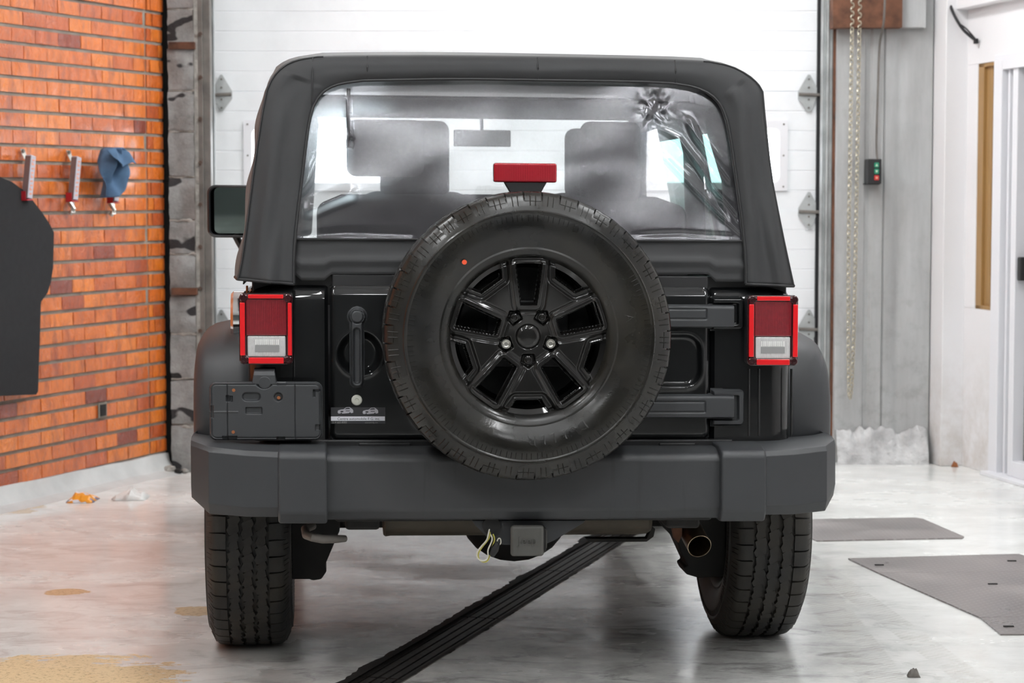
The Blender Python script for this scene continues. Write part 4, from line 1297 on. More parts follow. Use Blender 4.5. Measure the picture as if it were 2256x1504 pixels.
# ---------------------------------------------------------------- tail lamps
def tail(x0, x1, y0, y1, lx0, lx1, ly0, lym, ly1, right):
    yl = -0.062
    a, b_ = P3(x0, y1, yl), P3(x1, y0, yl)
    m_ = MB(); m_.box2((a.x, yl + .006, a.z), (b_.x, 0.02, b_.z)); h_ = m_.build('taillight', M['plastic_dark'], car, bevel=0.010, seg=3)
    c_, d_ = P3(lx0, ly1, yl), P3(lx1, ly0, yl)
    zm = P3(lx0, lym, yl).z
    def frame(X, Z):
        d = sd_rr(X, Z, a.x, b_.x, a.z, b_.z, 0.012); di = sd_rr(X, Z, c_.x, d_.x, c_.z, d_.z, 0.010)
        H = 0.012 * sstep(0.0, -0.006, d)
        H -= 0.006 * sstep(0.002, -0.001, di)
        return H, (d < 0.001) & (di > -0.002)
    hf('lens_rim', M['lensrim'], h_, a.x - .002, b_.x + .002, a.z - .002, b_.z + .002, 0.0014, frame, origin=(0, yl + .006, 0), ang=70)
    # bright reflector strips, broken at the corners
    t0_ = 0.0045; cn = 0.024
    strips = [((a.x + cn, d_.z + .0008, b_.x - cn, b_.z - .0008)), ((a.x + cn, a.z + .0008, b_.x - cn, c_.z - .0012)),
              ((a.x + .0006, a.z + cn, c_.x - .002, b_.z - cn)), ((d_.x + .002, a.z + cn, b_.x - .0006, b_.z - cn))]
    for q in strips:
        m_ = MB(); m_.box(((q[0] + q[2]) / 2, yl - .0055, (q[1] + q[3]) / 2), (abs(q[2] - q[0]), .006, abs(q[3] - q[1]))); m_.build('reflector_strip', M['redlens_trim'], h_, bevel=0.0022)
    for sx in (a.x + .011, b_.x - .011):
        for sz in (a.z + .011, b_.z - .011):
            m_ = MB(); lathe_mb([(0.0115, 0.0), (0.0115, 0.006), (0.009, 0.0085), (0.0055, 0.0085), (0.005, 0.006), (0.0001, 0.006)], 18, m_)
            m_.v = [tuple(Vector(v) + Vector((sx, yl + .001, sz))) for v in m_.v]
            sc2 = m_.build('screw_boss', M['lensrim'], h_)
    m_ = MB(); m_.box2((c_.x, yl - .0015, zm), (d_.x, yl + .01, d_.z)); m_.build('red_lens', M['redlens'], h_, bevel=0.004, seg=3)
    m_ = MB(); m_.box2((c_.x + .004, yl - .0015, c_.z), (d_.x - .004, yl + .01, zm - .001)); cl_ = m_.build('clear_lens', M['clearlens'], h_, bevel=0.004, seg=3)
    cxm, czm = (c_.x + d_.x) / 2, (c_.z + zm) / 2 
    return h_
M['lensrim'] = M_plain('smoky_lens_rim', (0.035, 0.006, 0.008), 0.2, coat=0.7)
M['inset'] = M_plain('grey_lamp_inset', (0.28, 0.28, 0.28), 0.25)
tl = tail(529, 643, 648, 801, 542, 632, 658, 739, 786, False)
tr = tail(1648, 1758, 652, 804, 1661, 1745, 663, 741, 790, True)
for h_, (x0, x1, y0, y1) in ((tl, (562, 615, 752, 775)), (tr, (1676, 1729, 756, 778))):
    a, b_ = P3(x0, y1, -.064), P3(x1, y0, -.064)
    m_ = MB(); m_.box2((a.x, -.0646, a.z), (b_.x, -.060, a.z + (b_.z - a.z) * .62)); m_.build('reverse_lamp_inset', M['inset'], h_, smooth=False)
    m_ = MB(); n_ = 12
    for k_ in range(n_):
        x = a.x + (b_.x - a.x) * (k_ + .5) / n_
        m_.box((x, -.0644, a.z + (b_.z - a.z) * .81 + .004), ((b_.x - a.x) / n_ * .55, .002, (b_.z - a.z) * .5))
    m_.build('reverse_lamp_grid', M['white'], h_, smooth=False)

# ---------------------------------------------------------------- licence plate holder
yp = -0.085
a, b_ = P3(462, 969, yp), P3(709, 842, yp)
ov = (P3(535, 882, yp), P3(573, 865, yp)); cc = P3(613, 874, yp); rc_ = (P3(542, 911, yp), P3(577, 897, yp))
def plate_fn(X, Z):
    d = sd_rr(X, Z, a.x, b_.x, a.z, b_.z, 0.020)
    H = 0.014 * sstep(0.0005, -0.004, d)
    H -= 0.003 * np.exp(-((d + 0.006) / 0.0018) ** 2)
    o1 = sd_rr(X, Z, ov[0].x, ov[1].x, ov[0].z, ov[1].z, 0.0105); H -= 0.010 * sstep(0.003, -0.003, o1)
    o2 = sd_c(X, Z, (cc.x, cc.z), 0.0110); H -= 0.010 * sstep(0.003, -0.002, o2)
    o3 = sd_rr(X, Z, rc_[0].x, rc_[1].x, rc_[0].z, rc_[1].z, 0.002); H -= 0.008 * sstep(0.0015, -0.0015, o3)
    for px in (501, 650):
        H -= 0.003 * np.exp(-((X - bx(px, 900, yp)) / 0.0013) ** 2)
    zc_ = bz(500, 907, yp); xx = bx(525, 907, yp)
    H += 0.002 * np.exp(-((Z - zc_) / 0.0013) ** 2) * (X < xx)
    lamp = sd_c(X, Z, (bx(582, 842, yp), bz(582, 836, yp)), 0.026); H -= 0.012 * sstep(0.002, -0.002, lamp)
    for (u0, u1, v0, v1) in ((463, 470, 893, 920), (498, 505, 870, 884), (507, 512, 872, 884), (610, 630, 843, 848), (610, 628, 962, 968), (490, 522, 960, 968), (690, 694, 860, 874), (690, 706, 858, 862), (695, 706, 935, 948)):
        q0, q1 = P3(u0, v1, yp), P3(u1, v0, yp)
        dd = sd_rr(X, Z, q0.x, q1.x, q0.z, q1.z, 0.001); H -= 0.007 * sstep(0.001, -0.001, dd)
    return H, d < 0.001
ph_ = hf('plate_holder', M['plastic'], car, a.x - .003, b_.x + .003, a.z - .003, b_.z + .003, 0.0013, plate_fn, origin=(0, yp + .010, 0), ang=60)
m_ = MB(); m_.box2((a.x + .01, yp + .008, a.z + .01), (b_.x - .01, yp + .018, b_.z - .01)); m_.build('plate_backing', M['plastic_dark'], ph_, bevel=0.004)
m_ = MB(); q0, q1 = P3(600, 930, yp), P3(700, 860, yp); m_.box2((bx(560, 900), yp + .012, a.z + .02), (bx(690, 900), 0.0, b_.z - .02)); m_.build('plate_arm', M['plastic_dark'], ph_, bevel=0.004)
for px, py in ((515, 859), (514, 951), (614, 876)):
    c_ = P3(px, py, yp); m_ = MB(); m_.cyl((c_.x, yp + .003, c_.z), (c_.x, yp - .005 + (0.006 if px > 600 else 0), c_.z), 0.0052, 6); m_.build('screw', M['orange'], ph_, smooth=False)
# little lamp above it
q0, q1 = P3(558, 849, yp), P3(606, 815, yp)
m_ = MB()
secs = []
for z_, w0, d0 in ((q1.z, 0.0, 0.0), (q1.z - .004, .002, .02), (q1.z - .014, 0.0, .028), (q0.z + .004, -.004, .030), (q0.z - .004, .004, .022)):
    secs.append([Vector((q0.x + w0, 0.0, z_)), Vector((q0.x + w0, yp + .03 - d0, z_)), Vector((q1.x - w0, yp + .03 - d0, z_)), Vector((q1.x - w0, 0.0, z_))])
m_.loft(secs); lp = m_.build('plate_lamp', M['plastic'], car, bevel=0.004)
m_ = MB(); cl2 = P3(583, 843, yp); m_.cyl((cl2.x, yp + 0.0, cl2.z), (cl2.x, yp + .04, cl2.z), 0.0185, 24); m_.build('lamp_hood', M['plastic'], lp, bevel=0.003)

# ---------------------------------------------------------------- bumper
def bsec(x, zt, zb, yf, cham=0.03, yb=0.06, topdrop=0.012):
    return [Vector((x, yb, zt)), Vector((x, yf + .055, zt)), Vector((x, yf + .012, zt - topdrop)), Vector((x, yf, zt - topdrop - .014)), Vector((x, yf - .004, zb + cham)),
            Vector((x, yf + .018, zb + .004)), Vector((x, yf + .05, zb)), Vector((x, yb, zb))]
ztc = bz(1150, 988, -.09); zbc = bz(1150, 1147, -.13)
xpl0, xpl1 = bx(612, 1050, -.17), bx(721, 1050, -.17)
xpr0, xpr1 = bx(1590, 1050, -.17), bx(1690, 1050, -.17)
m_ = MB(); m_.loft([bsec(xpl1 - .01, ztc, zbc, -.135, .034), bsec(-.3, ztc, zbc, -.145, .034), bsec(0, ztc, zbc, -.150, .034), bsec(.3, ztc, zbc, -.145, .034), bsec(xpr0 + .01, ztc, zbc, -.135, .034)])
def _bm():
    k = NT('rain_streaked_bumper_plastic'); oc = k.oc()
    a = k.noise(k.mapping(oc, sc=(26, 1, 1.6)), 1.0, 3, 0.6)
    f = k.mapr(a, 0.60, 0.70)
    b = k.noise(k.mapping(oc, sc=(1, 1, 1)), 5, 5)
    c = k.mix(k.mapr(b, 0.35, 0.7), (0.035, 0.037, 0.040), (0.044, 0.045, 0.047))
    k.set(col=k.mix(k.math('MULTIPLY', f, 0.45), c, (0.016, 0.016, 0.017)), rough=0.48)
    k.bump(k.noise(oc, 900, 3), 0.25, 0.0006)
    M['bumper'] = k.m
_bm()
bump_ = m_.build('rear_bumper', M['bumper'], car, bevel=0.008, seg=3)
for x0, x1 in ((xpl0, xpl1), (xpr0, xpr1)):
    m_ = MB(); zt_p = ztc + .012; zb_p = bz(665, 1157, -.16)
    s_ = [bsec(x0, zt_p, zb_p, -.166, .036), bsec(x1, zt_p, zb_p, -.172 if x1 < 0 else -.166, .036)]
    m_.loft(s_); m_.build('bumper_pad', M['plastic'], bump_, bevel=0.008, seg=3)
for sgn, xin in ((-1, xpl0), (1, xpr1)):
    m_ = MB()
    zt_c = ztc + .014; 
    zb_c = bz(520, 1143, -.15)
    xo1 = -0.905 if sgn < 0 else 0.872
    xo2 = bx(425, 1040, .02) if sgn < 0 else bx(1824, 1040, .02)
    xi = xin - sgn * 0.01
    secs = [bsec(xi, zt_c - .004, zb_c, -.158, .034), bsec((xi + xo1) / 2, zt_c, zb_c, -.150, .034), bsec(xo1, zt_c + .008, zb_c + .006, -.128, .036)]
    e1 = bsec(xo2, zt_c + .016, zb_c + .045, -.070, .04, topdrop=.008); secs.append(e1)
    e2 = bsec(xo2, zt_c + .016, zb_c + .06, .02, .04, yb=.06, topdrop=.006)
    for i_ in range(8):
        e2[i_].y = max(e2[i_].y, .02)
    e3 = [Vector((xo2 - sgn * .01, max(v.y, .0) + .16, v.z)) for v in e1]
    secs.append(e3)
    m_.loft(secs); m_.build('bumper_corner', M['plastic'], bump_, bevel=0.010, seg=3)

# ---------------------------------------------------------------- fender flares
def flare(sgn):
    zf = 0.0
    path = [(.085, .700), (.080, .80), (.095, .885), (.135, .955), (.20, 1.005), (.30, 1.035), (.45, 1.045), (.95, 1.045), (1.10, 1.01), (1.22, .93), (1.40, .66)]
    path = smooth_path(path, 44, 2)
    xo = 0.948 if sgn > 0 else 0.962
    prof = [(0.785, -.004), (0.83, .002), (0.88, .013), (xo - .035, .024), (xo - .014, .036), (xo - .004, .056), (xo, .085), (xo - .002, .125), (xo - .02, .13)]
    P = []
    for i in range(len(path)):
        a = path[max(i - 1, 0)]; c_ = path[min(i + 1, len(path) - 1)]
        t = (c_ - a) / np.linalg.norm(c_ - a); n_ = np.array([t[1], -t[0]])
        cen = np.array([WY, WR]); 
        if (cen - path[i]) @ n_ < 0: n_ = -n_
        f_ = 1.0
        P.append([Vector((sgn * x, path[i][0] + n_[0] * o_ * f_, path[i][1] + n_[1] * o_ * f_)) for x, o_ in prof])
    m_ = MB(); m_.grid(P)
    o = m_.build('fender_flare', M['plastic'], car, solid=0.004)
    return o
flare(-1); flare(1)
for sgn in (-1, 1):      # front wings
    m_ = MB(); P = []
    for y, z in smooth_path([(2.55, .66), (2.66, .93), (2.80, 1.04), (3.0, 1.06), (3.45, 1.05), (3.6, .98), (3.66, .80)], 24, 2):
        P.append([Vector((sgn * x, y, z - d_)) for x, d_ in ((.55, 0), (.80, 0.0), (.90, .012), (.935, .045), (.94, .09))])
    m_.grid(P); m_.build('fender_flare', M['plastic'], car, solid=0.004)
# wheel houses
for sgn in (-1, 1):
    m_ = MB(); P = []
    for k_ in range(15):
        a_ = PI * k_ / 14
        P.append([Vector((sgn * x, WY + .50 * math.cos(a_), WR + .16 + .46 * math.sin(a_))) for x in (.60, .795)])
    m_.grid(P); m_.build('wheel_arch_liner', M['under'], car)
# fuel filler on the left quarter
q = B(510, 700, 0.34); fx_ = q.x
m_ = MB(); 
for r_, x_ in ((0.080, -.802), (0.078, -.812), (0.066, -.816), (0.062, -.812)): pass
P = []
for i in range(36):
    t_ = 2 * PI * i / 36
    P.append([Vector((x_, .34 + r_ * math.cos(t_), q.z + r_ * math.sin(t_))) for r_, x_ in ((.082, -.798), (.082, fx_ + .008), (.074, fx_), (.062, fx_ + .002), (.058, fx_ + .010), (.001, fx_ + .008))])
m_.grid(P, closed_u=True); m_.build('fuel_filler_cap', M['chrome'], car)
# side marker ribbon on both corners
for px, sgn in ((524, -1),):
    m_ = MB(); m_.box2((-.803, .05, 1.12), (-.797, .07, 1.175)); m_.build('side_marker', M['amber'], car, bevel=.002)

# ---------------------------------------------------------------- soft top
KS = 0.18
def S(px, py, off=0.0): return B(px, py, 0.0 + off, KS)
OUT = [(525, 613), (534, 570), (545, 490), (556, 400), (566, 330), (577, 255), (588, 200), (600, 172), (622, 148), (652, 133), (700, 126), (800, 124), (1000, 124), (1180, 127), (1480, 133), (1560, 137), (1608, 146), (1645, 165), (1668, 185), (1678, 203), (1683, 260), (1696, 383), (1713, 472), (1730, 555), (1746, 628)]
INN = [(648, 624), (647, 590), (650, 530), (656, 470), (665, 400), (673, 330), (681, 270), (690, 236), (703, 212), (722, 195), (752, 184), (800, 178), (1000, 174), (1180, 177), (1400, 180), (1480, 184), (1530, 192), (1565, 208), (1588, 234), (1600, 268), (1608, 310), (1618, 380), (1628, 450), (1636, 520), (1641, 580), (1641, 624)]
NF = 220
# paired sampling: pieces = left leg, left corner, top, right corner, right leg
def pieces(path, brk, cnt):
    idx = [0] + brk + [len(path) - 1]
    out = []
    for (a_, b_), n_ in zip(zip(idx[:-1], idx[1:]), cnt):
        seg = smooth_path(path[a_:b_ + 1], n_ + 1, 1)
        out += [tuple(p) for p in (seg if not out else seg[1:])]
    return out
cnt = [60, 26, 70, 26, 60]
oP = pieces(OUT, [6, 10, 15, 19], cnt); iP = pieces(INN, [7, 11, 15, 19], cnt)
NU = len(oP)
P = []
for i in range(NU):
    row = []
    ox, oy = oP[i]; ix, iy = iP[i]
    leg = 1.0 if (i < 70 or i > NU - 70) else 0.0
    hgt = min(i, NU - 1 - i) / 60.0
    for j in range(15):
        u = j / 14
        v = S(ox + (ix - ox) * u, oy + (iy - oy) * u)
        bul = -0.016 * math.sin(PI * u) ** 0.8 - 0.012
        if leg:
            wrk = 0.011 * math.sin(u * 8 + hgt * 2.6 + (0.8 if i < 70 else 3)) * (1 - 0.35 * hgt) + 0.004 * math.sin(u * 19 - hgt * 5) * (1 - hgt) + 0.008 * noise.noise(Vector((u * 4, hgt * 2.5, 3 if i < 70 else 8)))
        else: wrk = 0.003 * noise.noise(Vector((u * 3, i * 0.05, 1)))
        row.append(Vector((v.x, v.y + bul + wrk * math.sin(PI * u), v.z)))
    # roll the inner edge back, and the outer edge forward over the side / roof
    e = row[-1]; row.append(Vector((e.x, e.y + 0.02, e.z)))
    o0 = row[0]
    nrm = Vector((o0.x, 0, (o0.z - 1.25) * (1.0 if not leg else 0.25)))
    if leg: nrm = Vector((math.copysign(1, o0.x), 0, 0.1))
    nrm.normalize()
    if not leg: nrm = Vector((o0.x * (0.15 if 86 < i < NU - 86 else 1.0), 0, 0.8)).normalized()
    g1 = o0 + nrm * 0.004 + Vector((0, 0.015, 0)); g2 = o0 + nrm * 0.006 + Vector((0, 0.05, 0))
    wob = 0.010 * math.sin(hgt * 17) * leg + 0.006 * noise.noise(Vector((i * .11, 0, 0)))
    lf = 0.45 if o0.x < 0 else 1.0
    g3 = o0 + nrm * ((0.010 + wob * lf + 0.010 * lf) if leg else 0.020) + Vector((0, 0.14, 0))
    g4 = o0 + nrm * (0.010 + (0.006 * math.sin(hgt * 13 + 1) + .006) * leg * lf) + Vector((0, 0.30, 0))
    row = [g4, g3, g2, g1] + row
    P.append(row)
m_ = MB(); m_.grid(P)
top = m_.build('soft_top', M['fabric'], car, solid=0.003, ang=70)
# hem at the bottom of both legs
for rng in (range(0, 1), range(NU - 1, NU)):
    for i in rng:
        pts = [p + Vector((0, -.001, -.002)) for p in P[i][1:-1]]
        m_ = MB(); m_.tube(pts, 0.0045, 8); m_.build('hem', M['seam'], top)
# piping along the outer edge of both legs
for rng in (range(0, 88), range(NU - 88, NU)):
    pts = [P[i][4] + Vector((0, -.003, 0)) for i in rng]
    m_ = MB(); m_.tube(pts, 0.0028, 6); m_.build('piping', M['seam'], top)
# zip binding along the window opening
pts = [P[i][18] + Vector((0, -.003, 0)) for i in range(NU)]
m_ = MB(); m_.tube(pts, 0.0042, 6); m_.build('window_binding', M['seam'], top)
# stitched seams
def seam(pxs):
    m_ = MB(); m_.tube([Vector((S(x, y).x, S(x, y).y - off - .002, S(x, y).z)) for x, y, off in pxs], 0.0026, 6); m_.build('seam', M['seam'], top)
seam([(689, 128, .014), (689, 160, .0285), (688, 200, .026), (687, 236, .014)])
seam([(809, 125, .014), (809, 150, .029), (809, 176, .014)])
seam([(1183, 128, .014), (1183, 150, .029), (1183, 176, .014)])
seam([(1485, 134, .014), (1485, 158, .029), (1486, 184, .014)])
# roof and side rails
m_ = MB(); P = []
for k_ in range(12):
    t_ = k_ / 11; y = 0.30 + 0.0 + t_ * 1.75
    row = []
    for i in range(58, NU - 58):
        g = Vector(((oP[i][0], oP[i][1], 0)))
        v = S(*oP[i])
        row.append(Vector((v.x * (1 - 0.03 * t_), v.y + (y - .0) - 0.0, v.z + 0.016 + 0.010 * math.sin(PI * t_) - 0.030 * t_ * t_)))
    P.append(row)
M['wetroof'] = M_plain('damp_roof_twill', (0.03, 0.03, 0.032), 0.28, bump=0.2, bs=400, bd=0.0006)
m_.grid(P); m_.build('roof_fabric', M['wetroof'], top, solid=0.004, ang=70)
for sgn in (-1, 1):
    m_ = MB()
    def sx(z): return sgn * (0.815 - (z - 1.19) * 0.20)
    def panel(y0_, y1_, z0_, z1_):
        m_.grid([[Vector((sx(z) * 1.0, y, z)) for z in np.linspace(z0_, z1_, 4)] for y in np.linspace(y0_, y1_, 4)])
    panel(.28, .42, 1.17, 1.80); panel(.42, 1.12, 1.17, 1.24); panel(.42, 1.12, 1.66, 1.80); panel(1.12, 1.22, 1.17, 1.80); panel(1.22, 2.05, 1.66, 1.78)
    m_.build('side_curtain', M['fabric'], top, solid=0.004)
    m_ = MB(); m_.grid([[Vector((sx(z) * 0.998, y, z)) for z in (1.24, 1.66)] for y in (.42, 1.12)]); m_.build('quarter_window', M['tint'], top, smooth=False)
    m_ = MB(); m_.grid([[Vector((sx(z) * 0.99, y, z)) for z in (1.19, 1.66)] for y in (1.24, 2.02)]); m_.build('door_window', M['tint'], car, smooth=False)
# bottom band under the window
bl, br_ = [], []
m_ = MB(); P = []
for i in range(61):
    u = i / 60; row = []
    px = 648 + (1643 - 648) * u
    pyb = 604
    if px < 655: pyb = 602
    elif px < 728: pyb = 617
    elif px > 1562: pyb = 620
    for j in range(13):
        v = j / 12
        py = 524 + (5 * u) + (pyb - 524 - 5 * u) * v
        q = S(px, py)
        fold = -0.010 * math.exp(-((v - .62) / .10) ** 2) - 0.006 * math.exp(-(v / .06) ** 2) + 0.004 * noise.noise(Vector((u * 9, v * 2, 5)))
        row.append(Vector((q.x, q.y - 0.004 + fold, q.z)))
    P.append(row)
m_.grid(P); m_.build('window_skirt', M['fabric'], top, solid=0.003, ang=60)
m_ = MB(); m_.tube([Vector((S(px, 526 + 5 * (px - 648) / 995).x, S(px, 526).y - .011, S(px, 526 + 5 * (px - 648) / 995).z)) for px in range(650, 1642, 30)], 0.0035, 6); m_.build('skirt_binding', M['seam'], top)

# clear vinyl rear window with creases
CREASES = [([(1430, 325), (1470, 352), (1530, 415), (1585, 470), (1632, 512)], 5.0, .0075), ([(1448, 280), (1495, 305), (1530, 350), (1575, 415), (1625, 470)], 5.5, .0085),
           ([(1512, 255), (1535, 300), (1570, 345), (1608, 395)], 8.0, .010), ([(1585, 440), (1600, 462), (1612, 485)], 4, .004), ([(1500, 345), (1530, 375), (1560, 420)], 10, -.004),
           ([(655, 430), (680, 395), (700, 350)], 9, .006), ([(668, 470), (720, 445), (770, 425)], 14, .010), ([(655, 520), (760, 512), (900, 516)], 9, -.003), ([(766, 190), (770, 260), (775, 300)], 6, .004),
           ([(1395, 517), (1500, 514), (1610, 521)], 5, -.005)]
def crease_field(x, y):
    tot = 0.0
    for pts, wd, amp in CREASES:
        best = 1e9; n_ = len(pts) - 1; tb = 0
        for i in range(n_):
            ax, ay = pts[i]; bx_, by_ = pts[i + 1]; dx, dy = bx_ - ax, by_ - ay
            t = max(0.0, min(1.0, ((x - ax) * dx + (y - ay) * dy) / (dx * dx + dy * dy)))
            d = math.hypot(x - ax - dx * t, y - ay - dy * t)
            if d < best: best = d; tb = (i + t) / n_
        if best < 3.2 * wd: tot += amp * math.exp(-(best / wd) ** 2) * min(1, tb * 4 + .15)
    return tot
def warp(x, y):
    d_ = 0.010 * math.sin(PI * (x - 650) / 990) * math.sin(PI * (y - 170) / 360)
    d_ += 0.0035 * noise.noise(Vector((x * .006, y * .008, 2)))
    d_ += crease_field(x, y)
    r2 = ((x - 1442) / 26) ** 2 + ((y - 235) / 34) ** 2
    if r2 < 4: d_ += 0.012 * math.exp(-r2) * noise.noise(Vector((x * .07, y * .05, 9)))
    return d_
nx, nz = 330, 120
P = []
for i in range(nx):
    px = 646 + (1646 - 646) * i / (nx - 1)
    row = []
    for j in range(nz):
        py = 172 + (532 - 172) * j / (nz - 1)
        q = S(px, py)
        row.append(Vector((q.x, q.y + 0.008 - warp(px, py), q.z)))
    P.append(row)
# trim to the opening (a little under the binding)
poly = [(x, y) for x, y in iP]
PX = np.array([[646 + 1000 * i / (nx - 1)] * nz for i in range(nx)]); PY = np.array([[172 + 360 * j / (nz - 1) for j in range(nz)]] * nx)
SD = sd_poly(PX, PY, poly)
m_ = MB(); m_.v = [tuple(p) for r in P for p in r]
for i in range(nx - 1):
    for j in range(nz - 1):
        if min(SD[i, j], SD[i + 1, j], SD[i, j + 1], SD[i + 1, j + 1]) < 8: m_.f.append((i * nz + j, (i + 1) * nz + j, (i + 1) * nz + j + 1, i * nz + j + 1))
m_.build('rear_window', M['vinyl'], top, ang=180)
# hanging strap behind the vinyl
m_ = MB()
st_pts = [(768, 195), (767, 240), (768, 280), (772, 296), (778, 318), (775, 326), (766, 325), (766, 310), (771, 296)]
m_.tube([P3(x, y, .22) for x, y in st_pts], 0.006, 6); m_.build('window_strap', M['seam'], top)

# ---------------------------------------------------------------- cabin
def pad(mb, c, d, r=0.03, seg=3): mb.box(c, d)
def hrest(px0, px1, py0, py1, y, par, name='headrest', t=0.10):
    a, b_ = P3(px0, py1, y), P3(px1, py0, y)
    m_ = MB(); m_.box2((a.x, y, a.z), (b_.x, y + t, b_.z)); return m_.build(name, M['seat'], par, bevel=0.03, seg=4)
# rear bench
m_ = MB(); a, b_ = P3(660, 600, .62), P3(1640, 438, .70)
m_.loft([[Vector((x, .60, .75)), Vector((x, .70, zt)), Vector((x, .80, zt)), Vector((x, .78, .75))] for x, zt in ((-.60, b_.z - .03), (-.52, b_.z + .004), (0, b_.z + .008), (.50, b_.z + .004), (.60, b_.z - .03))])
m_.box2((-.55, .78, .72), (.55, 1.2, .86))
bench = m_.build('rear_seat', M['seat'], car, bevel=0.025, seg=3)
hrest(764, 935, 264, 388, .70, bench); hrest(1283, 1414, 268, 460, .70, bench)
def fseat(px0, px1, py0, name):
    a, b_ = P3(px0, 425, 1.62), P3(px1, py0, 1.62); cx_ = (a.x + b_.x) / 2
    m_ = MB(); zt = P3(0, 432, 1.60).z
    m_.loft([[Vector((cx_ + q, 1.50, .80)), Vector((cx_ + q, 1.60, z_)), Vector((cx_ + q, 1.70, z_)), Vector((cx_ + q, 1.66, .80))] for q, z_ in ((-.25, zt - .05), (-.17, zt + .03), (.17, zt + .03), (.25, zt - .05))])
    m_.box2((cx_ - .25, 1.62, .72), (cx_ + .25, 2.1, .90))
    s_ = m_.build('front_seat', M['seat'], car, bevel=0.03, seg=3)
    m_ = MB(); m_.box2((a.x, 1.60, a.z - .02), (b_.x, 1.69, b_.z)); m_.build('headrest', M['seat'], s_, bevel=0.035, seg=4)
fseat(838, 990, 266, 'l'); fseat(1246, 1400, 284, 'r')
# roll bar
for sgn in (-1, 1):
    m_ = MB(); m_.tube([(sgn * .72, .35, 1.05), (sgn * .71, .50, 1.5), (sgn * .675, .65, 1.70), (sgn * .66, 1.15, 1.74), (sgn * .63, 2.0, 1.72), (sgn * .66, 2.25, 1.30)], 0.035, 12)
    m_.tube([(sgn * .66, 1.15, 1.74), (sgn * .70, 1.17, 1.60), (sgn * .73, 1.18, .8)], 0.035, 12); m_.build('roll_bar', M['seam'], car)
m_ = MB(); m_.tube([(-.66, 1.15, 1.74), (.66, 1.15, 1.74)], 0.035, 12); m_.build('roll_bar', M['seam'], car)
# windscreen
wt, wb = P3(1150, 250, 2.05), 1.19
m_ = MB(); zt = wt.z
m_.box2((-.64, 1.98, zt), (.64, 2.08, zt + .06)); 
for sgn in (-1, 1): m_.tube([(sgn * .70, 2.36, wb), (sgn * .625, 2.05, zt + .03)], 0.03, 8)
m_.box2((-.72, 2.33, wb - .05), (.72, 2.42, wb)); m_.build('windscreen_frame', M['paint'], car)
m_ = MB(); m_.add([(-.68, 2.36, wb), (.68, 2.36, wb), (.61, 2.05, zt + .01), (-.61, 2.05, zt + .01)], [(0, 1, 2, 3)]); m_.build('windscreen', M['wsglass'], car, smooth=False)
a, b_ = P3(1000, 322, 1.95), P3(1125, 287, 1.95)
m_ = MB(); m_.box2((a.x, 1.94, a.z), (b_.x, 1.975, b_.z)); m_.tube([((a.x + b_.x) / 2, 1.97, b_.z), ((a.x + b_.x) / 2, 2.02, zt + .01)], .008, 6); m_.build('interior_mirror', M['interior'], car, bevel=0.016, seg=4)
for sgn in (-1, 1):
    m_ = MB(); m_.box2((sgn * .10, 1.88, zt - .005), (sgn * .55, 1.99, zt + .02)); m_.build('sun_visor', M['interior'], car, bevel=0.01)
m_ = MB(); m_.loft([[Vector((-.7, y, .85)), Vector((-.7, y, z)), Vector((.7, y, z)), Vector((.7, y, .85))] for y, z in ((1.98, 1.05), (2.02, 1.15), (2.2, 1.19), (2.36, 1.19))]); m_.build('dashboard', M['interior'], car, bevel=0.01)
m_ = MB(); P = []
for i in range(24):
    t_ = 2 * PI * i / 24; cpt = Vector((-.36 + .18 * math.cos(t_), 1.86 + .05 * math.sin(t_), 1.12 + .17 * math.sin(t_)))
    P.append([cpt + Vector((.014 * math.cos(t_) * math.cos(q), .014 * math.sin(q), .014 * math.sin(t_) * math.cos(q))) for q in [2 * PI * k_ / 6 for k_ in range(6)]])
m_.grid(P, closed_u=True, closed_v=True); m_.tube([(-.36, 1.86, 1.12), (-.36, 2.02, 1.05)], .03, 8); m_.build('steering_wheel', M['interior'], car)
# bonnet, grille, doors
m_ = MB(); secs = []
for y, hw, z in ((2.40, .66, 1.17), (2.8, .62, 1.165), (3.3, .58, 1.145), (3.52, .56, 1.11), (3.56, .55, 1.06)):
    secs.append([Vector((-hw, y, .80)), Vector((-hw, y, z - .05)), Vector((-hw + .06, y, z)), Vector((hw - .06, y, z)), Vector((hw, y, z - .05)), Vector((hw, y, .80))])
m_.loft(secs); m_.build('bonnet', M['paint'], car, bevel=.01)
m_ = MB(); m_.box2((-.56, 3.55, .58), (.56, 3.60, 1.08)); gr_ = m_.build('grille', M['paint'], car, bevel=.02)
m_ = MB(); m_.box2((-.80, 3.70, .48), (.80, 3.86, .68)); m_.build('front_bumper', M['plastic'], car, bevel=.02)
for sgn in (-1, 1):
    m_ = MB(); m_.box2((sgn * .800, 1.24, .62), (sgn * .812, 2.18, 1.19)); d_ = m_.build('door', M['paint'], car, bevel=.012, seg=3)
    m_ = MB(); m_.box2((sgn * .812, 1.34, 1.05), (sgn * .832, 1.50, 1.08)); m_.build('door_handle', M['plastic'], d_, bevel=.006)
    m_ = MB(); m_.box2((sgn * .55, 1.2, .50), (sgn * .80, 2.5, .61)); m_.build('rocker_panel', M['paint'], car, bevel=.01)
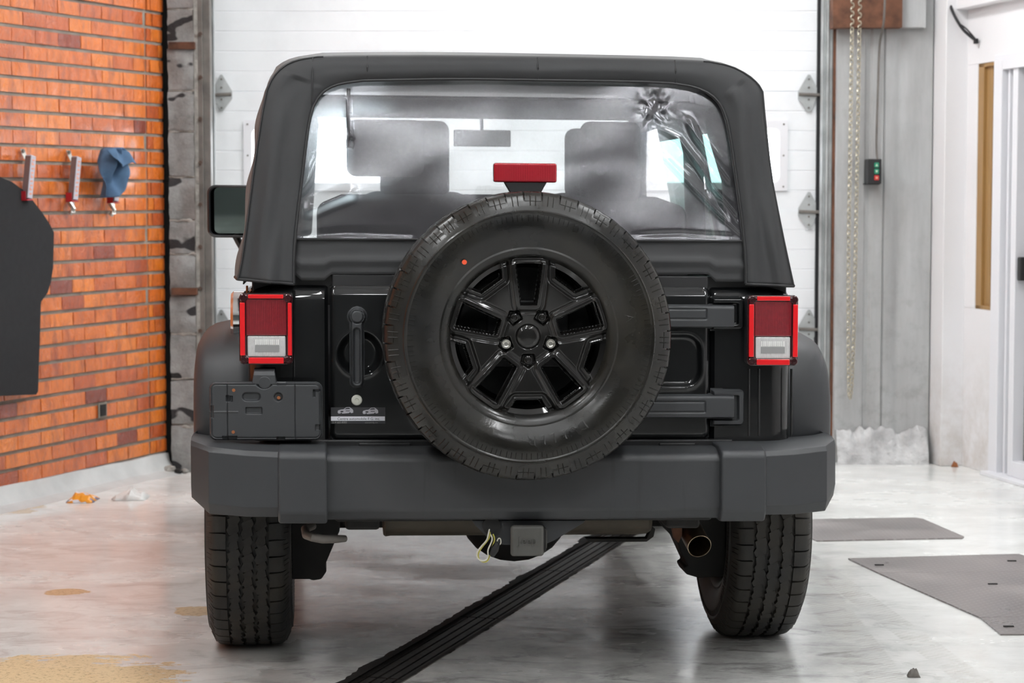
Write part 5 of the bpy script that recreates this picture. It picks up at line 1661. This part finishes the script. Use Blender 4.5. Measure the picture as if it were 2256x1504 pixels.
# wing mirrors
def wing(sgn):
    yM = 1.95
    a, b_ = P3(457, 523, yM), P3(575, 408, yM)
    if sgn > 0: a, b_ = Vector((-b_.x, 0, a.z)), Vector((-a.x, 0, b_.z))
    m_ = MB()
    out = rrect(a.x, a.z, b_.x, b_.z, 0.032, 6); inn = rrect(a.x + .012, a.z + .010, b_.x - .012, b_.z - .010, 0.024, 6); back = rrect(a.x + .02, a.z + .02, b_.x - .02, b_.z - .02, 0.03, 6)
    P = [[Vector((x, y, z)) for x, z in q] for q, y in ((back, yM + .11), (out, yM + .06), (out, yM + .005), (rrect(a.x + .006, a.z + .005, b_.x - .006, b_.z - .005, .028, 6), yM), (inn, yM + .004), (inn, yM + .02))]
    m_.grid(P, closed_v=True); m_.f.append(tuple(range(len(back))))
    h_ = m_.build('wing_mirror', M['mirrorhousing'], car)
    ix0, iz0, ix1, iz1 = a.x + .012, a.z + .010, b_.x - .012, b_.z - .010
    m_ = MB(); g = rrect(ix0 + .014 * (sgn < 0), iz0 + .006, ix1, iz1, .018, 6)
    m_.v = [(x, yM + .017 - (z - iz0) * 0.06, z) for x, z in g]; m_.f = [tuple(range(len(g)))]; m_.build('mirror_glass', M['mirror'], h_, smooth=False)
    m_ = MB(); m_.tube([((a.x + b_.x) / 2, yM + .06, a.z + .01), ((a.x + b_.x) / 2 + .03 * -sgn, yM + .08, a.z - .05), (sgn * .79, yM + .10, a.z - .09)], .014, 8); m_.build('mirror_arm', M['plastic'], h_)
M['mirrorhousing'] = M_plain('mirror_housing_plastic', (0.03, 0.033, 0.036), 0.18, coat=.5)
wing(-1); wing(1)

# ---------------------------------------------------------------- underneath
def upoly(name, pts, y0, y1, mat, bevel=0.004, par=None):
    pp = [P3(x, y, y0) for x, y in pts]
    m_ = MB(); m_.prism([(p.x, p.z) for p in pp], lambda x, z: Vector((x, y0, z)), lambda x, z: Vector((x, y1, z)))
    return m_.build(name, mat, par or car, bevel=bevel)
m_ = MB(); m_.box2((-.55, -.06, .50), (.55, .10, .70)); m_.build('crossmember', M['under'], car, bevel=.01)
for sgn in (-1, 1):
    m_ = MB(); m_.box2((sgn * .42, -.02, .47), (sgn * .52, 3.5, .58)); m_.build('frame_rail', M['under'], car, bevel=.01)
p0, p1 = P3(846, 1189, .16), P3(1438, 1146, .16)
m_ = MB()
cz = p0.z + .062
secs = []
for x, s_ in ((p0.x, .96), (p0.x + .006, 1.03), (p0.x + .02, 1.0), (p1.x - .05, 1.0), (p1.x - .012, .96), (p1.x, .85)):
    secs.append([Vector((x, .26 + .11 * s_ * math.cos(t_), cz + .062 * s_ * math.copysign(abs(math.sin(t_)) ** .7, math.sin(t_)))) for t_ in [2 * PI * k_ / 28 for k_ in range(28)]])
m_.loft(secs); m_.build('muffler', M['muffler'], car)
upoly('heat_shield', [(1290, 1186), (1425, 1186), (1436, 1160), (1444, 1165), (1440, 1182), (1425, 1193), (1300, 1194)], .30, .34, M['under'], .002)
# axle with differential
m_ = MB(); m_.tube([(-WX + .1, WY, WR), (WX - .1, WY, WR)], .042, 16); ax_ = m_.build('rear_axle', M['under'], car)
c_ = P3(1132, 1120, WY)
m_ = MB(); P = []
for i in range(13):
    t_ = PI * i / 12
    P.append([Vector((c_.x + .175 * math.cos(t_), WY - .0 + .14 * math.sin(t_) * math.cos(q), WR + .155 * math.sin(t_) * math.sin(q))) for q in [2 * PI * k_ / 20 for k_ in range(20)]])
m_.grid(P, closed_v=True); m_.build('differential', M['under'], ax_)
for sgn, pts in ((-1, [(640, 1130), (752, 1130), (748, 1170), (716, 1245), (720, 1258), (708, 1276), (688, 1279), (682, 1276), (640, 1276)]), (1, [(1600, 1130), (1440, 1130), (1475, 1175), (1490, 1190), (1515, 1245), (1505, 1250), (1512, 1265), (1540, 1273), (1600, 1270)])):
    o = upoly('shock_mount', pts, .52, .66, M['under'], .006, ax_)
# springs
for sgn in (-1, 1):
    m_ = MB(); pts = [Vector((sgn * .5 + .055 * math.cos(t_), WY + .055 * math.sin(t_), .46 + .30 * t_ / (2 * PI * 5))) for t_ in np.linspace(0, 2 * PI * 5, 70)]
    m_.tube(pts, .008, 6); m_.build('coil_spring', M['under'], ax_)
# tow hook
m_ = MB(); m_.tube([P3(760, 1186, .0), P3(738, 1187, -.03), P3(710, 1187, -.06), P3(688, 1183, -.07), P3(675, 1178, -.05), P3(672, 1165, .0), P3(690, 1158, .04)], [.010, .012, .013, .013, .013, .012, .011], 12); m_.build('tow_hook', M['darksteel'], car)
# exhaust
e0, e1 = P3(1541, 1203, .02), P3(1510, 1120, .25)
ex = MB()
axd = (Vector((e0.x, .02, e0.z)) - Vector((e0.x - .03, .24, e0.z + .085))).normalized()
E0 = Vector((e0.x, .02, e0.z)); E1 = E0 - axd * .24
up = axd.orthogonal().normalized(); q_ = axd.cross(up)
P = []
for k_ in range(32):
    t_ = 2 * PI * k_ / 32; rv = up * math.cos(t_) + q_ * math.sin(t_)
    P.append([E1 + rv * .036, E0 - axd * .004 + rv * .036, E0 + rv * .0365, E0 + axd * .001 + rv * .0345, E0 - axd * .002 + rv * .0335, E1 + rv * .033])
ex.grid(P, closed_u=True)
M['exhaust'] = M_plain('tarnished_exhaust', (0.30, 0.24, 0.17), 0.3, 1.0, var=.3, vs=20)
exo = ex.build('exhaust_pipe', M['exhaust'], car)
m_ = MB(); c2 = E1 + axd * .05
m_.add([c2 + (up * math.cos(2 * PI * k_ / 20) + q_ * math.sin(2 * PI * k_ / 20)) * .0335 for k_ in range(20)], [tuple(range(20))]); m_.build('pipe_bore', M['black'], exo, smooth=False)
upoly('exhaust_hanger', [(1478, 1150), (1503, 1150), (1503, 1178), (1495, 1196), (1486, 1186)], .06, .09, M['rust'], .002)
# hitch receiver
upoly('hitch_plate', [(1040, 1146), (1290, 1146), (1285, 1152), (1222, 1190), (1198, 1200), (1110, 1200), (1080, 1190), (1046, 1156)], -.095, -.085, M['plastic'], .002)
r0, r1 = P3(1125, 1226, -.17), P3(1199, 1157, -.17)
m_ = MB(); m_.box2((r0.x + .012, -.155, r0.z + .010), (r1.x + .008, .10, r1.z - .010)); rcv = m_.build('hitch_receiver', M['under'], car, bevel=.004)
m_ = MB(); m_.box2((r0.x, -.172, r0.z), (r1.x, -.152, r1.z)); cv = m_.build('receiver_cover', M['grey'], rcv, bevel=.011, seg=4)
cxm, czm = (r0.x + r1.x) / 2, (r0.z + r1.z) / 2
text_mesh('Jeep', .031, .0032, M['grey'], 'raised_lettering', rcv, (cxm, -.1725, czm - .009), (1, 0, 0), (0, 0, 1), (0, -1, 0), 'CENTER')
m_ = MB(); m_.box2((r1.x + .004, -.150, r0.z + .020), (r1.x + .010, -.10, r1.z - .016)); m_.build('receiver_lug', M['grey'], rcv, bevel=.002)
# trailer wiring
yw = -.12
def wire(name, pts, r, mat, par): 
    m_ = MB(); pp = smooth_path([tuple(P3(x, y, yw + o_)) for x, y, o_ in pts], 40, 3); m_.tube([Vector(p) for p in pp], r, 8); return m_.build(name, mat, par)
lead = wire('trailer_wiring', [(1075, 1148, .04), (1080, 1158, .02), (1076, 1176, 0), (1073, 1190, 0), (1060, 1203, 0), (1051, 1215, 0), (1050, 1228, 0), (1060, 1236, 0), (1072, 1234, 0), (1076, 1224, 0), (1074, 1212, 0), (1080, 1200, 0), (1086, 1186, 0), (1080, 1176, .01)], .0022, M['whitewire'], car)
wire('yellow_wire', [(1078, 1150, .045), (1080, 1170, .01), (1078, 1186, .004), (1064, 1202, .004), (1054, 1216, .004), (1053, 1229, .004), (1062, 1238, .004), (1074, 1237, .004), (1078, 1226, .006), (1084, 1204, .006), (1091, 1188, .006), (1086, 1176, .01)], .0022, M['yellow'], lead)
wire('white_wire', [(1095, 1192, .0), (1098, 1185, 0), (1103, 1186, 0), (1104, 1196, 0), (1100, 1200, 0), (1096, 1200, 0)], .0018, M['whitewire'], lead)
k0 = P3(1083, 1224, yw); k1 = P3(1096, 1196, yw)
m_ = MB(); m_.tube([k0, (k0 + k1) / 2, k1], [.008, .012, .008], 6); m_.build('connector', M['plastic_dark'], lead)
m_ = MB(); kc = P3(1084, 1160, yw); m_.cyl((kc.x, -.11, kc.z), (kc.x, -.08, kc.z), .026, 20); m_.build('wiring_socket', M['black'], car)

# the body leans on its springs
bpy.context.view_layer.update()
def lean(o):
    if o in ROLLERS or o.type != 'MESH' : return
    me = o.data
    co = np.empty(len(me.vertices) * 3); me.vertices.foreach_get('co', co); co = co.reshape(-1, 3)
    co[:, 2] -= TILT * co[:, 0]
    me.vertices.foreach_set('co', co.ravel()); me.update()
    for c_ in o.children: lean(c_)
for o in list(car.children): lean(o)

# ================================================================== LOOSE THINGS
# floor plates
def plate(name, corners, label, th=0.006, extra=None):
    pts = [G(*c_) for c_ in corners]
    c0_ = sum(pts, Vector()) / len(pts)
    o = empty(name, c0_); 
    m_ = MB(); m_.prism([(p.x - c0_.x, p.y - c0_.y) for p in pts], lambda x, y: Vector((x, y, 0.0)), lambda x, y: Vector((x, y, th)))
    m_.build('plate', M['plate'], o, bevel=.0015)
    return o, c0_
o, c0_ = plate('floor_plate', [(1762, 1146), (2017, 1142), (2034, 1145), (2124, 1184), (2120, 1187), (1800, 1193), (1770, 1180)], 'x')
tag(o, 'smaller worn diamond-pattern steel plate in the floor, farther back right of the vehicle', 'floor plate')
p1_, p2_, p3_ = G(1868, 1232), G(2232, 1222), G(2215, 1405)
ed = (G(2125, 1355) - G(1868, 1232)).normalized()
c_a = G(1868, 1232); c_b = G(2232, 1222); c_c = c_b + (G(2500, 1340) - c_b) * 1.0; c_d = G(2600, 1400); c_e = G(2222, 1405)
cpts = [c_a, c_b, G(2262, 1234), G(2560, 1392), c_e]
cen = sum(cpts, Vector()) / 5
o = empty('floor_plate', cen); tag(o, 'large diamond-pattern steel floor plate in three sections at the lower right', 'floor plate')
L_ab = [(1868, 1232), (1935, 1262)]
def cutx(py0a, py0b):  # section lines run across the plate
    return
left_edge = [G(1868, 1232), G(1935, 1264), G(2160, 1363), G(2205, 1400)]
right_edge = [G(2245, 1222), G(2340, 1262), G(2560, 1358), G(2640, 1398)]
for k_ in range(3):
    a, b_, c_, d_ = left_edge[k_], right_edge[k_], right_edge[k_ + 1], left_edge[k_ + 1]
    g_ = 0.0025
    pts = [a + (d_ - a).normalized() * g_, b_ + (c_ - b_).normalized() * g_, c_ - (c_ - b_).normalized() * g_, d_ - (d_ - a).normalized() * g_]
    m_ = MB(); m_.prism([(p.x - cen.x, p.y - cen.y) for p in pts], lambda x, y: Vector((x, y, 0)), lambda x, y: Vector((x, y, .006)))
    m_.build('plate', M['plate'], o, bevel=.0012)
for px, py in ((1937, 1248), (2229, 1239), (2187, 1290), (2222, 1384)):
    p = G(px, py) - cen; m_ = MB(); m_.box((p.x, p.y, .0075), (.035, .012, .004)); m_.build('lifting_slot', M['under'], o, bevel=.001)

# litter
def crumple(name, px, py, sx_, sy_, h_, mat, label, cat, seed):
    c_ = G(px, py); m_ = MB(); P = []
    for i in range(9):
        P.append([])
        for j in range(9):
            u, v = i / 8 - .5, j / 8 - .5
            z = 0.004 + h_ * max(0, (1 - (u * 2) ** 2) * (1 - (v * 2) ** 2)) * (0.5 + 1.0 * abs(noise.noise(Vector((u * 4, v * 4, seed)))))
            P[-1].append(Vector((sx_ * (u + .12 * noise.noise(Vector((u * 3, v * 3, seed + 5)))), sy_ * (v + .12 * noise.noise(Vector((u * 3, v * 3, seed + 9)))), z - (.0035 if (i in (0, 8) or j in (0, 8)) else 0))))
    m_.grid(P); o = m_.build(name, mat, None, ang=15, solid=0.001)
    o.location = (c_.x, c_.y, 0.0005)
    tag(o, label, cat)
crumple('snack_wrapper', 183, 1103, .13, .16, .045, M['wrapper'], 'crumpled orange and white snack wrapper on the floor by the brick wall', 'wrapper', 1.3)
crumple('paper_tissue', 287, 1097, .15, .20, .055, M['white'], 'crumpled white paper tissue on the floor near the brick wall', 'tissue', 4.1)
for i, (px, py, nm, lab) in enumerate(((2029, 1007, 'rubble_chip', 'small rusty orange chip at the foot of the grey concrete wall'), (2103, 1028, 'rubble_chip', 'small pinkish chip at the foot of the white pillar'), (2012, 1490, 'metal_clip', 'tiny bent metal scrap on the floor at the lower right'))):
    crumple(nm, px, py, .035, .035, .03, M['orange'] if i < 2 else M['darksteel'], lab, 'debris', i * 2.2)

# ---- hanging carpet mat on the brick wall
def wallpt(px, py, off):
    q = WLp(px, py, off); return q
MO = 0.06
mroot_loc = A0 + DW * 1.45 + NW * MO
def LWp(s_, y_, z_): return A0 + DW * s_ + NW * y_ + Vector((0, 0, z_))
mat_px = [(-150, 470), (-60, 410), (-20, 393), (0, 390), (25, 400), (50, 418), (72, 442), (92, 468), (108, 492), (118, 512), (117, 560), (116, 590), (111, 622), (104, 645), (90, 664), (89, 672), (87, 740), (85, 800), (83, 862), (79, 869), (40, 870), (-60, 875), (-150, 878)]
pts = [WLp(x, y, MO) for x, y in mat_px]
cm = WLp(0, 640, MO)
m_ = MB()
m_.prism([(p.x - cm.x, p.z - cm.z) for p in pts], lambda s_, z_: Vector((s_, 0.004, z_)), lambda s_, z_: Vector((s_, -0.004, z_)))
mt = m_.build('floor_mat', M['mat'], None, bevel=.0025)
mt.location = A0 + DW * cm.x + NW * MO + Vector((0, 0, cm.z)); mt.rotation_euler = (0, 0, math.atan2(DW.y, DW.x))
tag(mt, 'black carpet vehicle floor mat hanging from a clip on the brick wall', 'floor mat')

# ---- wall clips
M['clipbody'] = M_plain('greyish_white_clip_plastic', (0.52, 0.50, 0.56), 0.35)
M['clipshade'] = M_plain('shaded_clip_side', (0.20, 0.15, 0.15), 0.5)
def clip(px, py, label, cloth=False):
    """px,py = top screw of the sprung arm"""
    q = WLp(px, py, .012)
    o = empty('spring_clip', A0 + DW * q.x + NW * .012 + Vector((0, 0, q.z)), math.atan2(DW.y, DW.x))
    tag(o, label, 'clip', 'spring clips in a row on the brick wall')
    h_ = -(WLp(px, py + 115, .012).z - q.z)
    # sprung steel strip bowed off the wall
    m_ = MB(); P = []
    for k_ in range(14):
        t_ = k_ / 13; z = -h_ * 1.20 * t_; y = .004 + .032 * math.sin(PI * min(1, t_ * 1.5)) ** 2 * (t_ < .67) + (0.05 * (t_ - .67) * 3 if t_ > .67 else 0) * .5
        x = -.02 * math.sin(PI * t_)
        w_ = .016
        P.append([Vector((x - w_, y, z)), Vector((x + w_, y, z)), Vector((x + w_, y + .003, z)), Vector((x - w_, y + .003, z))])
    m_.grid(P, closed_v=True); m_.build('steel_spring', M['steel'], o)
    m_ = MB(); m_.cyl((0, .007, -.010), (0, .014, -.010), .009, 10); m_.build('screw', M['darksteel'], o)
    # labelled plastic bar
    m_ = MB(); x0_ = .030
    R_ = Matrix.Rotation(-.17, 3, 'Y')
    m_.box((x0_, .062, -h_ * .54), (.042, .034, h_ * .84), R_); bar_ = m_.build('clip_bar', M['clipbody'], o, bevel=.006, seg=3)
    m_ = MB(); m_.box((x0_ + .0205, .062, -h_ * .54), (.004, .031, h_ * .82), R_); m_.build('bar_side_shade', M['clipshade'], bar_, bevel=.001)  # darker strip painted in as the shaded side of the bar
    for k_ in range(9):
        zz = -h_ * (.22 + .64 * k_ / 8)
        xx = x0_ - (zz + h_ * .54) * .17
        m_ = MB(); m_.box((xx + .002 * (k_ % 2), .0795, zz), (.018, .0015, h_ * .032)); 
        if k_ % 3 == 1: m_.box((xx + .006, .0796, zz + h_ * .02), (.007, .0015, h_ * .05))
        m_.build('red_lettering', M['markred'], bar_, smooth=False)
    m_ = MB(); m_.box((x0_ + .022, .060, -h_ * .975), (.052, .042, .006)); m_.box((x0_ + .046, .058, -h_ * .90), (.004, .034, .045)); m_.build('red_jaw', M['redplast'], o, bevel=.002)
    m_ = MB(); m_.tube([(0, .006, -h_ * .98), (-.004, .03, -h_ * 1.12), (.0, .012, -h_ * 1.22)], .012, 8); m_.build('lower_arm', M['steel'], o)
    return o
clip(47, 328, 'leftmost spring clip on the brick wall, gripping the black floor mat')
clip(148, 331, 'middle spring clip on the brick wall, empty, with white and red bar')
clip(238, 334, 'rightmost spring clip on the brick wall, mostly hidden by a blue cloth')
# ---- blue cloth hung on the third clip
def cloth():
    q0 = WLp(250, 325, .10)
    loc = A0 + DW * q0.x + NW * .10 + Vector((0, 0, q0.z))
    m_ = MB(); P = []
    prof = [(0.0, -14, 12), (.05, -22, 20), (.15, -24, 26), (.30, -26, 29), (.45, -27, 27), (.6, -27, 22), (.78, -26, 16), (.95, -26, 12), (1.0, -25, 8)]
    pv = [p[0] for p in prof]; pl = [p[1] for p in prof]; pr = [p[2] for p in prof]
    for j in range(34):
        v = j / 33; py = 325 + 105 * v
        xl = 250 + np.interp(v, pv, pl); xr = 250 + np.interp(v, pv, pr)
        row = []
        for i in range(30):
            u = i / 29; px = xl + (xr - xl) * u
            q = WLp(px, py + 5 * math.sin(u * 5) * v, .10)
            fold = .030 * math.sin(u * 8.5 + v * 2.5) * (.35 + v) + .018 * math.sin(u * 15 - v * 5) + .02 * noise.noise(Vector((u * 3, v * 3, 4)))
            edge = -.05 * (abs(u - .5) * 2) ** 3
            row.append(Vector((q.x - q0.x, fold + edge + .03, q.z - q0.z)))
        P.append(row)
    m_.grid(P)
    # upper flap folded over the clip
    P = []
    for j in range(14):
        v = j / 13; row = []
        for i in range(22):
            u = i / 21
            px = 232 + 46 * u + 4 * v; py = 326 + (16 + 22 * math.sin(PI * min(1, u * 1.1)) + 10 * u) * v + 6 * (u - .4) ** 2 * 4
            q = WLp(px, py, .14)
            row.append(Vector((q.x - q0.x, .075 + .02 * math.sin(u * 7) - .03 * (1 - v) , q.z - q0.z)))
        P.append(row)
    m_.grid(P)
    o = m_.build('cleaning_cloth', M['cloth'], None, solid=.002, ang=80)
    o.location = loc; o.rotation_euler = (0, 0, math.atan2(DW.y, DW.x))
    tag(o, 'crumpled blue microfibre cloth draped over the rightmost wall clip', 'cloth')
cloth()

# ---- hoist chain
def chain():
    Yc = YC - .10
    top1, top2, bot = W(1880, -60, Yc), W(1897, -60, Yc), W(1872, 882, Yc)
    p1m, p2m = W(1869, 560, Yc), W(1885, 560, Yc)
    path = [top1, W(1875, 230, Yc), p1m, W(1869, 780, Yc), bot + Vector((-.004, 0, .01)), bot + Vector((.006, 0, .01)), W(1880, 780, Yc), p2m, W(1891, 230, Yc), top2]
    top1.z = CEIL; top2.z = CEIL
    org = Vector(bot)
    pts = smooth_path([tuple(p - org) for p in path], 400, 2)
    m_ = MB(); 
    d = np.r_[0, np.cumsum(np.linalg.norm(np.diff(pts, axis=0), axis=1))]
    pitch = .0215; n = int(d[-1] / pitch)
    for k_ in range(n):
        s_ = (k_ + .5) * pitch
        c_ = Vector([np.interp(s_, d, pts[:, a_]) for a_ in range(3)]); c2 = Vector([np.interp(s_ + .005, d, pts[:, a_]) for a_ in range(3)])
        t_ = (c2 - c_).normalized(); n_ = Vector((0, 1, 0)); x_ = t_.cross(n_).normalized()
        if k_ % 2: x_, n_ = (x_ + n_ * .7).normalized(), (n_ - x_ * .7).normalized()
        else: x_, n_ = (x_ - n_ * .7).normalized(), (n_ + x_ * .7).normalized()
        P = []
        for a_ in range(10):
            th = 2 * PI * a_ / 10
            cp = c_ + t_ * (.0135 * math.cos(th)) + x_ * (.0095 * math.sin(th))
            o_ = (t_ * math.cos(th) + x_ * math.sin(th))
            P.append([cp + o_ * .0032 * math.cos(q) + n_ * .0032 * math.sin(q) for q in [2 * PI * b_ / 5 for b_ in range(5)]])
        m_.grid(P, closed_u=True, closed_v=True)
    o = m_.build('hoist_chain', M['chain'], None); o.location = org
    tag(o, 'long steel hoist chain loop hanging in front of the grey concrete wall', 'chain')
M['chain'] = M_plain('zinc_chain', (0.50, 0.46, 0.36), 0.35, .6, var=.3, vs=60)
chain()

# ---- door control box
Yb = YC - .02
a, b_ = W(1912, 405, Yb - .10), W(1943, 350, Yb - .10)
o = empty('control_box', (( a.x + b_.x) / 2, Yb, a.z)); tag(o, 'black push-button door control box with two green buttons and a red one', 'control box')
hw = (b_.x - a.x) / 2; hh = b_.z - a.z
m_ = MB(); m_.box2((-hw, -.095, 0), (hw, 0.015, hh)); bd_ = m_.build('case', M['plastic_dark'], o, bevel=.004)
m_ = MB(); m_.box2((-hw - .006, -.03, -.004), (hw + .002, .017, .004)); m_.build('mounting_plate', M['plastic_dark'], o, bevel=.001)
for i, (py, mt_) in enumerate(((363.5, 'green'), (377.5, 'green'), (391.5, 'redbtn'))):
    c_ = W(1931.5, py, Yb - .10); x = c_.x - o.location.x; z = c_.z - a.z
    m_ = MB(); m_.box((x, -.097, z), (.024, .008, .026)); bt = m_.build('button', M[mt_], o, bevel=.002)
    m_ = MB(); s_ = .007
    tri = [(-s_, -s_ * .8), (s_, -s_ * .8), (0, s_)] if i == 0 else ([(-s_, s_ * .8), (s_, s_ * .8), (0, -s_)] if i == 1 else [(-s_ * .8, -s_ * .8), (s_ * .8, -s_ * .8), (s_ * .8, s_ * .8), (-s_ * .8, s_ * .8)])
    m_.prism(tri, lambda u, v: Vector((x + u, -.1012, z + v)), lambda u, v: Vector((x + u, -.1022, z + v))); m_.build('button_symbol', M['mark'] if i < 2 else M['markred'], bt, smooth=False)
# its cable
m_ = MB(); cp = [(1933, 352), (1931, 335), (1931, 300), (1934, 200), (1937, 110), (1940, 82), (1946, 60), (1949, 20), (1950, -40)]
yo = [-.03, -.01, -.01, -.01, -.01, -.03, -.15, -.16, -.16]
org = W(1933, 352, Yb)
pp = smooth_path([tuple(W(x, y, Yb + q) - org) for (x, y), q in zip(cp, yo)], 60, 2)
m_.tube([Vector(p) for p in pp], .006, 8); m_.v = [(x, y, min(z, CEIL - org.z)) for x, y, z in m_.v]
cbl = m_.build('control_cable', M['cable'] if 'cable' in M else M['darksteel'], None); cbl.location = org
tag(cbl, 'thin grey cable running up the concrete wall from the control box', 'cable')

# ---- black cable hanging at the top right
qa, qz = onR(2090, -30, off=0.09); 
def RWp(px, py, off):
    n_ = rn; d = ray(px, py); t = ((o_base + n_ * off) - EYE).dot(n_) / d.dot(n_); return EYE + d * t
o_base = Vector((pc.x - 0.012, pc.y - 0.05, 0))
org = RWp(2150, 90, .02)
cbp = [(2088, -30, .10), (2090, 0, .10), (2098, 25, .10), (2110, 48, .09), (2122, 66, .06), (2138, 80, .04), (2150, 89, .02)]
pp = smooth_path([tuple(RWp(x, y, q) - org) for x, y, q in cbp], 50, 2)
m_ = MB(); m_.tube([Vector(p) for p in pp], .0085, 8)
cb3 = m_.build('black_cable', M['seal'], None); cb3.location = org
tag(cb3, 'thick black electric cable hanging from above the sliding door', 'cable')
pp = smooth_path([tuple(RWp(x, y, q) - org) for x, y, q in ((2114, 52, .10), (2128, 62, .08), (2140, 75, .05), (2150, 87, .03))], 30, 2)
m_ = MB(); m_.tube([Vector(p) for p in pp], .004, 6); m_.build('cable_strand', M['seal'], cb3)
m_ = MB(); m_.cyl((0, 0, -.015), (0, 0, .012), .013, 8); m_.build('cable_end', M['seal'], cb3)
